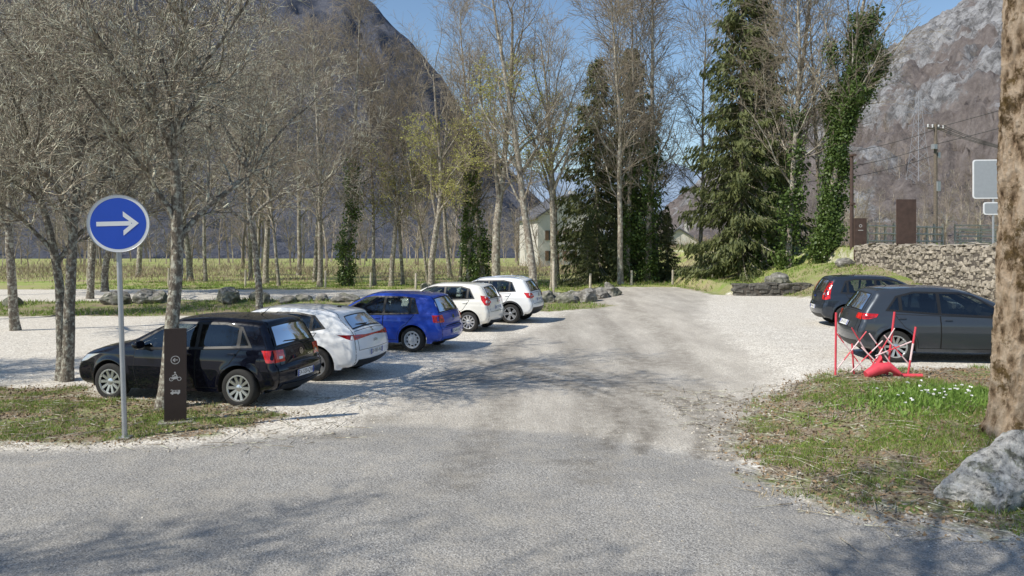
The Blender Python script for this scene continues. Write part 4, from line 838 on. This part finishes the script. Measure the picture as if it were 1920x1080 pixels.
p2008=dict(wb=2.54,hw=.87,wr=.33,paint=P_white2,rim='twin',belt=[(-.6,1.08),(0,1.05),(2.2,.99)],doors=(.0,.82,2.0),rails=1,clad=True,
 tab=[(.15,.92),(.3,.955),(.5,.985),(.66,1.0),(.80,.992),(.90,.985),(.93,.965),(1.02,.945),(1.06,.915),(1.3,.835),(1.5,.75),(1.7,.67)],sill=.27,
 out=[(-.46,.32),(-.62,.33),(-.73,.42),(-.77,.56),(-.75,.70),(-.70,.78),(-.70,.92),(-.66,1.05),(-.54,1.25),(-.42,1.42),(-.36,1.50),(.0,1.535),(.5,1.55),(1.0,1.53),(1.35,1.46),(1.75,1.28),(2.2,1.06),(2.4,1.03),(2.9,.94),(3.2,.82),(3.33,.66),(3.38,.5),(3.32,.36),(3.1,.30)],
 dlo=[(-.14,1.11),(.8,1.05),(1.98,1.0),(1.92,1.1),(1.45,1.38),(1.2,1.43),(.3,1.455),(.0,1.39)],cuts=[-.3,.06,.82,2.1],
 rw=(1.08,1.42,.58,.48),ws=(1.1,1.43),gate=(.58,.68,1.03),diff=(.34,.56,.72),hl=(.70,.86),
 tl_rear=[([(.48,.90),(.70,.86),(.70,1.04),(.56,1.04)],0),([(.56,.93),(.70,.92),(.70,.96),(.56,.97)],1)],tl_side=[([(.0,.86),(.0,1.05),(.2,1.06),(.12,.90)],0)],plate=(.80,"DT-208-PF"),emb=(.95,'lion',1.2))
sand=dict(wb=2.6,hw=.87,wr=.32,paint=P_grey,rim='ten',belt=[(-.6,1.02),(0,.995),(2.2,.93)],doors=(.0,.84,2.05),
 out=[(-.44,.26),(-.58,.28),(-.67,.38),(-.70,.55),(-.68,.68),(-.63,.76),(-.60,.90),(-.56,1.0),(-.44,1.18),(-.33,1.33),(-.30,1.41),(-.1,1.455),(.5,1.495),(1.0,1.485),(1.4,1.42),(1.8,1.26),(2.3,1.0),(2.5,.96),(2.95,.88),(3.2,.76),(3.35,.62),(3.4,.46),(3.34,.30),(3.1,.24)],
 dlo=[(-.12,1.05),(.8,.985),(2.03,.935),(1.95,1.04),(1.5,1.32),(1.25,1.38),(.4,1.39),(.06,1.30)],cuts=[-.3,.12,.84,2.15],
 rw=(1.0,1.35,.58,.48),ws=(1.05,1.38),gate=(.57,.64,.97),diff=(.29,.42,.66),
 tl_rear=[([(.48,.86),(.70,.84),(.70,.97),(.50,.96)],0)],tl_side=[([(.0,.85),(.0,.975),(.27,.965),(.25,.90),(.12,.86)],0),([(.04,.885),(.04,.91),(.22,.915),(.2,.895)],2)],plate=(.70,"GH-472-LS"),emb=(.88,'link',1.0))
fies=dict(wb=2.49,hw=.84,wr=.31,paint=P_navy,rim='five',belt=[(-.6,.99),(0,.97),(2.2,.91)],doors=(.0,.82,2.0),
 out=[(-.42,.25),(-.55,.27),(-.62,.36),(-.65,.5),(-.63,.64),(-.58,.70),(-.575,.86),(-.55,.96),(-.44,1.2),(-.34,1.36),(-.27,1.43),(.0,1.455),(.5,1.475),(1.0,1.46),(1.35,1.40),(1.75,1.22),(2.2,.98),(2.4,.94),(2.85,.85),(3.1,.74),(3.23,.58),(3.27,.42),(3.2,.28),(3.0,.22)],
 dlo=[(-.12,1.0),(.8,.96),(1.96,.92),(1.9,1.01),(1.42,1.31),(1.2,1.36),(.3,1.37),(.02,1.31)],cuts=[-.3,.06,.82,2.1],
 rw=(.97,1.34,.56,.46),ws=(1.02,1.36),gate=(.56,.64,.94),diff=(.28,.38,.6),
 tl_rear=[([(.56,.80),(.67,.78),(.60,1.30),(.54,1.30)],0),([(.58,.92),(.66,.92),(.65,.98),(.58,.98)],1)],tl_side=[([(.0,.78),(.0,1.32),(.06,1.30),(.12,1.0),(.14,.82)],0)],plate=(.55,"BM-934-TC"),emb=(.86,'oval',1.0))
def lc(x,y,a): return (x,y,h1(x,y)),R(180-a)
for sp,(l,r_),lab in [(polo,lc(-4.22,12.84,14),"shiny black hatchback car parked beside a bare tree"),(leon,lc(-3.6,15.35,15),"white hatchback car with dark full width tail lights"),
 (golf,lc(-2.23,19.3,17),"bright blue older hatchback car with silver hubcaps"),(p207,lc(-1.09,23.75,18),"pearl white small hatchback car parked in the row"),(p2008,lc(.2,26.35,18),"white crossover car with black wheel arches and roof rails"),
 (sand,((7.78,15.74,h1(7.7,15.74)),R(-8)),"dark grey hatchback car parked near the broken barrier"),(fies,((9.72,22.24,h1(9.66,22.24)),R(-8)),"slate grey hatchback car with tall red tail lights")]:
    make_car(sp,l,r_,lab)
# ---------------------------------------------------------------- blue round sign
M_gal=simple("galvanised_steel",(.42,.43,.44),.45,.6,.08); M_sblue=simple("sign_blue",(.012,.075,.50),.35,var=.04,scale=3); M_swhite=simple("sign_white",(.80,.80,.80),.35,var=.03)
x,y=-5.27,10.17; z=h1(x,y); e=empty("direction_sign",(x,y,z),0,1,label="round blue sign with white arrow on grey post",cat="road sign")
b=B(); b.tube([(0,.0,-.05),(-.10,0.0,3.05)],.034,14); ob("post",b.mesh("post",[M_gal],True),e)
b=B(); b.box((0,0,.012),(.16,.16,.02)); ob("base_plate",b.mesh("base_plate",[M_gal]),e)
pe=ob("sign_disc",None,e,(-.06,-.055,2.92),(0,R(-2),R(14)))
b=B(); b.lathe([(.001,.03),(.38,.03),(.392,.02),(.392,-.012),(.388,-.018),(.384,-.014),(.384,-.006)],64); ob("rim",b.mesh("sign_rim",[M_gal],True,40),pe)
b=B(); b.ring(0,0,.345,.385,-.0075,0,64); ob("border",b.mesh("sign_border",[M_swhite]),pe); b=B(); b.disc(0,0,.347,-.009,0,64); ob("face",b.mesh("sign_face",[M_sblue]),pe)
b=B(); b.flat([(-.27,.03),(-.27,-.03),(.16,-.03),(.16,.03)],-.012); b.flat([(.255,0),(.06,.165),(.06,.095),(.172,0)],-.0125); b.flat([(.255,0),(.172,0),(.06,-.095),(.06,-.165)],-.0125); ob("arrow",b.mesh("arrow",[M_swhite]),pe)
M_brn=simple("brown_panel",(.035,.020,.016),.5,var=.1); M_icw=simple("icon_white",(.52,.50,.48),.5,var=.02)
x,y=-4.98,11.05; z=h1(x,y); e=empty("information_post",(x,y,z-.02),R(20),1,label="slim dark brown parking totem with white pictograms",cat="sign")
b=B(); b.box((0,0,.70),(.30,.07,1.40)); ob("panel",b.mesh("totem_panel",[M_brn]),e)
b=B(); b.box((0,0,.01),(.46,.30,.05)); ob("base",b.mesh("totem_base",[wallmat("concrete",(.20,.19,.17),(.38,.36,.33))]),e)
Y0=-.0365
def icon(b,nm_,zc):
    b.v=[(v[0]*.86,v[1],zc+(v[2]-zc)*.86) for v in b.v]; ob(nm_,b.mesh(nm_,[M_icw,M_brn]),e)
b=B(); b.ring(0,.94,.062,.072,Y0); b.stroke([(.035,.94),(-.03,.94)],.013,Y0-.0005); b.stroke([(-.005,.967),(-.034,.94),(-.005,.913)],.013,Y0-.001); icon(b,"arrow_symbol",.94)
b=B(); b.ring(-.062,.655,.024,.034,Y0,0,20); b.ring(.062,.655,.024,.034,Y0,0,20); b.flat([(-.06,.67),(-.02,.70),(.03,.70),(.05,.675),(.02,.655),(-.03,.65)],Y0-.0005); b.stroke([(-.062,.655),(-.035,.71),(-.05,.72)],.008,Y0-.001); b.stroke([(.03,.70),(.005,.74),(-.03,.715)],.015,Y0-.0015); b.disc(-.005,.765,.015,Y0-.002,0,16); b.stroke([(.02,.70),(-.0,.66)],.012,Y0-.0025); icon(b,"motorcycle_symbol",.69)
b=B(); b.flat([(-.075,.44),(.075,.44),(.075,.50),(-.045,.50),(-.055,.475),(-.075,.465)],Y0); b.flat([(-.075,.50),(-.045,.50),(-.045,.512),(-.07,.512)],Y0-.0003); b.disc(-.045,.438,.015,Y0-.0006,0,16); b.disc(.045,.438,.015,Y0-.0006,0,16); b.flat([(-.03,.475),(.0,.475),(.0,.492),(-.03,.492)],Y0-.001,1); b.flat([(.015,.475),(.045,.475),(.045,.492),(.015,.492)],Y0-.001,1); icon(b,"camper_symbol",.47)
# ---------------------------------------------------------------- broken barrier
M_bred=simple("barrier_red",(.68,.065,.09),.45,var=.12); M_bwht=simple("barrier_white",(.80,.60,.60),.45,var=.06)
x,y=6.45,13.35; z=h1(x,y); e=empty("folding_barrier",(x,y,z),R(-4),1,label="broken red and white folding trellis barrier",cat="barrier"); e.scale=(.9,1,1)
def banded(b,p0,p1,r,n=6,st=0):
    p0=Vector(p0);p1=Vector(p1)
    for i in range(n): b.tube([p0.lerp(p1,i/n),p0.lerp(p1,(i+1)/n)],r,8,(i+st)%2)
for (a,c,n_,r_) in [((-.72,0,.0),(-.70,.02,1.12),1,.022),((-.30,.15,0),(-.36,.1,.55),1,.018),((.30,.05,0),(.42,.0,1.14),1,.022),((.62,-.1,.0),(.80,-.05,.88),3,.02),((.16,.1,0),(.2,.1,.5),1,.016)]:
    b=B(); banded(b,a,c,r_,n_); ob("pole",b.mesh("barrier_pole",[M_bred,M_bwht],True),e)
b=B()
for (a,c,st,nn) in [((-.70,0,.75),(-.15,.0,.08),0,4),((-.70,0,.1),(-.10,.05,.78),1,4),((-.40,.02,.85),(.10,.05,.10),0,3),((-.42,.02,.05),(.20,.02,.62),1,3),((-.05,.04,.75),(.34,.0,.22),1,3),((-.05,.0,.12),(.42,.0,.85),0,4),((.05,.0,.35),(.72,-.05,.62),1,3),((.22,0,.72),(.70,-.06,.18),1,3),((-.2,.05,.5),(.25,-.1,.05),1,2)]:
    p0=Vector(a);p1=Vector(c)
    for i in range(nn):
        q0=p0.lerp(p1,i/nn);q1=p0.lerp(p1,(i+1)/nn); b.tube([q0,q1],.0125,6,(i+st)%2)
ob("lattice",b.mesh("barrier_lattice",[M_bred,M_bwht],True),e)
b=B(); b.tube([(-.24,-.25,.05),(.0,-.2,.15),(.22,-.22,.19),(.40,-.28,.08)],[.07,.11,.085,.03],12); b.tube([(.3,-.2,.04),(.80,-.3,.05)],[.035,.04],8); b.tube([(-.15,-.2,.03),(.1,-.1,.34),(.2,-.08,.05)],[.03,.045,.035],8); ob("fallen_base",b.mesh("barrier_base",[M_bred],True),e)
# ---------------------------------------------------------------- stone walls
def stone_unit():
    bm=bmesh.new(); bmesh.ops.create_cube(bm,size=1); bmesh.ops.bevel(bm,geom=list(bm.edges),offset=.22,segments=1,affect='EDGES'); bmesh.ops.triangulate(bm,faces=bm.faces); v=np.array([q.co[:] for q in bm.verts]); f=np.array([[w_.index for w_ in p.verts] for p in bm.faces]); bm.free(); return v,f
SU=stone_unit()
def stone_wall(name,p0,p1,z0f,ztop,th,sw,sh,mats,lab,seed,jit=1.):
    rg=np.random.default_rng(seed); p0=np.array(p0);p1=np.array(p1); L=np.linalg.norm(p1-p0); d=(p1-p0)/L; n_=np.array([-d[1],d[0]]); parts=[]; z=min(z0f(0),z0f(1))-.1
    while z<ztop-.02:
        hh=min(sh*(.7+.6*rg.random()),ztop-z+.02*rg.normal()); x=rg.random()*-.2
        while x<L:
            wd=sw*(.4+1.1*rg.random()); t=np.clip((x+wd/2)/L,0,1)
            if z+hh>z0f(t)-.2:
                v=SU[0]*np.array([wd-.004,th+.05*rg.random(),max(hh*(.8+.6*rg.random()),.05)])*(1+.12*jit*rg.normal(size=SU[0].shape)); v=v+[0,rg.normal()*.02,rg.normal()*.045*jit]
                ang=rg.normal()*.16*jit; v2=np.stack([v[:,0]*math.cos(ang)-v[:,2]*math.sin(ang),v[:,1],v[:,0]*math.sin(ang)+v[:,2]*math.cos(ang)],1)
                c=p0+d*(x+wd/2); P=np.stack([c[0]+d[0]*v2[:,0]+n_[0]*v2[:,1],c[1]+d[1]*v2[:,0]+n_[1]*v2[:,1],z+hh/2+v2[:,2]],1); parts.append((P,SU[1]))
            x+=wd*.95
        z+=hh*.92
    V,F=join(parts); e=empty(name,((p0[0]+p1[0])/2,(p0[1]+p1[1])/2,z0f(.5)),0,1,label=lab,cat="wall")
    off=np.array(e.location); ob("masonry",np_mesh(name,V-off,F,[mats[0]],False),e)
    b=B(); c=(p0+p1)/2-off[:2]; zb_=min(z0f(0),z0f(1))-.3; b.box((c[0],c[1],(zb_+ztop-.12)/2-off[2]),(L-.05,th-.05,ztop-.12-zb_),0,(0,0,math.atan2(d[1],d[0]))); ob("mortar_core",b.mesh("mortar_core",[mats[1]]),e)
stone_wall("retaining_wall",(16.95,36.4),(16.6,17),lambda t:.3+1.3*max(0,1-t*1.8),2.70,.42,.27,.19,[M_wall,M_mortar],"rough dry stone retaining wall in pale tan stone",4)
stone_wall("low_stone_wall",(10.7,35.8),(14.2,35.6),lambda t:.3,.90,.45,.6,.2,[M_wall_d,M_mortar],"low dark stone wall edging a grassy mound",5,.6)
# ---------------------------------------------------------------- upper terrace things
M_corten=simple("corten_steel",(.075,.045,.035),.7,var=.25,scale=5); M_pole=simple("weathered_pole",(.17,.14,.11),.9,var=.3,scale=10); M_fence=simple("weathered_timber",(.52,.46,.37),.9,var=.3,scale=10)
e=empty("information_sign",(17.05,32.3,2.74),R(0),1,label="tall plain brown steel panel on the stone wall",cat="sign")
b=B(); b.box((0,0,.98),(.84,.06,1.92)); ob("panel",b.mesh("brown_steel_panel",[M_corten]),e)
for sx in(-.36,.36):
    b=B(); b.box((sx,.045,.3),(.05,.03,.75)); ob("support",b.mesh("panel_support",[M_corten]),e)
e=empty("entrance_totem",(17.25,37.0,1.95),R(0),1,label="brown steel totem with small pale emblem",cat="sign")
b=B(); b.box((0,0,1.05),(.60,.1,2.1)); ob("panel",b.mesh("totem_steel",[M_corten]),e); b=B(); b.ring(0,1.72,.05,.075,-.053); b.stroke([(-.12,1.5),(.12,1.5)],.03,-.053); ob("emblem",b.mesh("totem_emblem",[M_icw]),e)
e=empty("lamp_post",(17.2,37.8,1.8),0,1,label="slender brown steel lamp post beside the mound",cat="street lamp")
b=B(); b.tube([(0,0,0),(0,0,5.5)],[.10,.08],10); ob("pole",b.mesh("lamp_pole",[M_corten],True),e); b=B(); b.box((.0,-.12,5.45),(.2,.4,.09)); ob("lamp_head",b.mesh("lamp_head",[M_corten]),e); b=B(); b.box((0,-.13,3.0),(.16,.26,.1)); ob("bracket",b.mesh("lamp_bracket",[M_corten]),e)
e=empty("road_sign",(18.2,28.2,h1(18.2,28.2)),R(-6),1,label="large pale grey rectangular road sign on post",cat="road sign")
b=B(); b.tube([(.0,.05,0),(.0,.05,3.3)],.04,10); ob("post",b.mesh("sign_post",[M_gal],True),e)
def rrect(w_,h_,r_): 
    o=[]
    for cx,cz,a0 in((w_/2-r_,h_/2-r_,0),(-w_/2+r_,h_/2-r_,90),(-w_/2+r_,-h_/2+r_,180),(w_/2-r_,-h_/2+r_,270)):
        for k in range(6): a=R(a0+k*18); o.append((cx+r_*math.cos(a),cz+r_*math.sin(a)))
    return o
M_spale=simple("pale_sign_face",(.33,.35,.37),.4,var=.05)
for nm_,zc,w_,h_,cx in (("panel",2.56,1.9,1.48,.2),("small_panel",1.45,1.05,.48,.15)):
    b=B(); o=rrect(w_,h_,.1); n_=len(o); b.add([(p[0]+cx,0,p[1]+zc) for p in o]+[(p[0]+cx,.03,p[1]+zc) for p in o],[list(range(n_)),list(range(n_,2*n_))[::-1]]+[(i,(i+1)%n_,n_+(i+1)%n_,n_+i) for i in range(n_)],0)
    i_=rrect(w_-.09,h_-.09,.07); b.add([(p[0]+cx,-.003,p[1]+zc) for p in i_],[list(range(n_))],1); ob(nm_,b.mesh("sign_"+nm_,[M_swhite,M_spale]),e)
def utility_pole(x,y,zb,hh,rz=0,lab="weathered wooden utility pole with insulators"):
    e=empty("utility_pole",(x,y,zb),rz,1,label=lab,cat="utility pole",group="wooden utility poles")
    b=B(); b.tube([(0,0,-.2),(0,0,hh)],[.15,.11],10); ob("pole",b.mesh("pole",[M_pole],True),e)
    b=B(); b.box((0,0,hh-.35),(1.7,.10,.11)); ob("crossarm",b.mesh("crossarm",[M_pole]),e)
    for nm_,c_,d_ in (("transformer",(-.25,-.1,hh-1.7),(.30,.3,.35)),("junction_box",(.2,-.05,hh-2.3),(.22,.22,.4)),("meter_box",(.1,-.1,hh-4.6),(.3,.25,.7))):
        b=B(); b.box(c_,d_); ob(nm_,b.mesh(nm_,[M_gal]),e)
    for sx in(-.75,-.3,.3,.75):
        b=B(); b.tube([(sx,0,hh-.28),(sx,0,hh-.05)],[.04,.055],8); ob("insulator",b.mesh("insulator",[M_swhite],True),e)
    return e
utility_pole(31.2,55,2.6,9.1,R(20)); utility_pole(60,82,4,9.5,R(25)); 
M_wire=simple("wire",(.04,.04,.04),.6)
def wire(p,q,sag,r=.022):
    b=B(); p=Vector(p);q=Vector(q); pts=[]
    for i in range(17): t=i/16; v=p.lerp(q,t); v.z-=sag*4*t*(1-t); pts.append(v)
    b.tube(pts,r,5); ob("power_line",b.mesh("power_line",[M_wire]),label="thin dark overhead cable between poles",cat="power line",group="overhead cables")
for k,dx in enumerate((-.75,-.3,.3,.75)): wire((31.2+dx,55+dx*.3,11.6),(60+dx,82+dx*.3,13.3),.8)
for dz in(0,-1.1,-1.9): wire((31.2,55,11.3+dz),(19,58,9.6+dz),.7)
wire((31.2,55,11.4),(46,38,17),.5); wire((31.2,55,10.2),(46,38,15.6),.5)
pz0=hillz(RIDR,120,420,98,180)-2
e=empty("lattice_pylon",(98,180,pz0),R(15),1,label="grey steel lattice electricity pylon on the hillside",cat="pylon"); b=B(); HH=25
def pw(z): return 1.9*(1-z/HH)**1.3+.35
zs_=np.linspace(0,HH,13)
for a,c in zip(zs_[:-1],zs_[1:]):
    for sx,sy in((1,1),(1,-1),(-1,-1),(-1,1)): b.tube([(sx*pw(a),sy*pw(a),a),(sx*pw(c),sy*pw(c),c)],.05,4)
    for (s1,s2) in(((1,1),(1,-1)),((1,-1),(-1,-1)),((-1,-1),(-1,1)),((-1,1),(1,1))):
        b.tube([(s1[0]*pw(a),s1[1]*pw(a),a),(s2[0]*pw(c),s2[1]*pw(c),c)],.028,4); b.tube([(s2[0]*pw(a),s2[1]*pw(a),a),(s1[0]*pw(c),s1[1]*pw(c),c)],.028,4)
ob("tower",b.mesh("pylon_tower",[simple("grey_steel",(.30,.31,.34),.7,.1)]),e)
for z_,l_ in((HH-2,3),(HH-5.2,4),(HH-8.4,3)):
    b=B(); b.tube([(-l_,0,z_),(l_,0,z_)],.055,4)
    for sg_ in(-1,1): b.tube([(0,0,z_+.9),(sg_*l_,0,z_)],.04,4); b.tube([(sg_*l_,0,z_),(sg_*l_,0,z_-.9)],.04,4)
    ob("arm",b.mesh("pylon_arm",[bpy.data.materials["grey_steel"]]),e)
def fence(name,pts,hh,rails,lab,gap=2.0,pr=.08):
    p0=Vector(pts[0]).to_3d();p1=Vector(pts[1]).to_3d(); L_=(p1-p0).length; n_=max(1,int(L_/gap)); e=empty(name,(p0.x,p0.y,h1(p0.x,p0.y)),0,1,label=lab,cat="fence"); z0=h1(p0.x,p0.y)
    for i in range(n_+1):
        p=p0.lerp(p1,i/n_)-p0; z=h1(p0.x+p.x,p0.y+p.y)-z0; q=B(); q.tube([(p.x,p.y,z-.1),(p.x+.02*math.sin(i*3),p.y,z+hh*(1+.06*math.sin(i*5)))],[pr,pr*.85],7); ob("post",q.mesh("fence_post",[M_fence],True),e)
    for k in range(rails):
        r_=B(); zz=hh*(k+.8)/(rails+.2); r_.tube([(0,-.06,zz),((p1-p0).x,(p1-p0).y-.06,zz+h1(p1.x,p1.y)-z0)],.05 if rails<5 else .035,6); ob("rail",r_.mesh("fence_rail",[M_fence],True),e)
fence("timber_fence",((20.0,42),(26.5,46)),1.35,3,"weathered timber rail fence on the terrace",.8)
fence("timber_fence",((30,50),(41,56)),1.3,3,"weathered timber rail fence on the terrace",1.8)
fence("field_gate",((27.0,45.5),(30.6,46.2)),1.4,6,"pale slatted field gate on the terrace",1.7,.06)
for (x,y,hh) in [(12.6,47,1.1),(2.35,42.5,1.8),(4.6,44,.95),(-6,46.5,1.0),(-12,48,1.1),(-17.5,49,1.1),(-23,50,1.2),(-29,51,1.2),(-9,47.5,1.0),(10,46.5,.9),(7.3,45.6,.9),(0,45.5,1.0)]:
    b=B(); b.tube([(0,0,-.1),(.02,0,hh)],[.075,.065],8); ob("fence_post",b.mesh("round_post",[M_fence],True),None,(x,y,h1(x,y)),label="round weathered wooden post in the grass",cat="post",group="wooden posts along the meadow")
M_ren=simple("pale_render",(.55,.52,.47),.9,var=.08,scale=1); M_roof=simple("slate_roof",(.10,.10,.11),.8,var=.2,scale=4); M_win=simple("dark_window",(.03,.035,.04),.2); M_shut=simple("brown_shutter",(.16,.09,.05),.7)
def house(x,y,w_,d_,h_,rz,lab):
    e=empty("house",(x,y,0),rz,1,label=lab,cat="house"); b=B(); b.box((0,0,h_/2),(w_,d_,h_)); rh=w_*.32; b.add([(-w_/2,-d_/2,h_),(w_/2,-d_/2,h_),(0,-d_/2,h_+rh),(-w_/2,d_/2,h_),(w_/2,d_/2,h_),(0,d_/2,h_+rh)],[(0,1,2),(5,4,3)]); ob("wall",b.mesh("house_wall",[M_ren]),e)
    b=B(); 
    for sg_ in(-1,1): b.add([(sg_*(w_/2+.5),-d_/2-.5,h_-.3),(0,-d_/2-.5,h_+rh+.05),(0,d_/2+.5,h_+rh+.05),(sg_*(w_/2+.5),d_/2+.5,h_-.3),(sg_*(w_/2+.5),-d_/2-.5,h_-.05),(0,-d_/2-.5,h_+rh+.3),(0,d_/2+.5,h_+rh+.3),(sg_*(w_/2+.5),d_/2+.5,h_-.05)],[(0,1,2,3),(4,5,6,7),(0,1,5,4),(0,3,7,4),(3,2,6,7)])
    r0=ob("roof",b.mesh("house_roof",[M_roof]),e); b=B(); b.box((w_*.2,0,h_+rh+.2),(.7,.7,1.6)); ob("chimney",b.mesh("chimney",[M_ren]),r0)
    for zz in(1.5,4.2):
        for xx in(-w_*.28,0,w_*.28):
            if zz+1>h_: continue
            b=B(); b.box((xx,-d_/2-.02,zz),(1.0,.06,1.3)); b.box((xx-.75,-d_/2-.04,zz),(.45,.05,1.3),1); b.box((xx+.75,-d_/2-.04,zz),(.45,.05,1.3),1); ob("window",b.mesh("house_window",[M_win,M_shut]),e)
house(6.6,104,9,9,6.6,R(15),"pale rendered house behind the tree line"); house(28.5,128,7,8,3.4,R(-10),"low pale house behind the spruces")
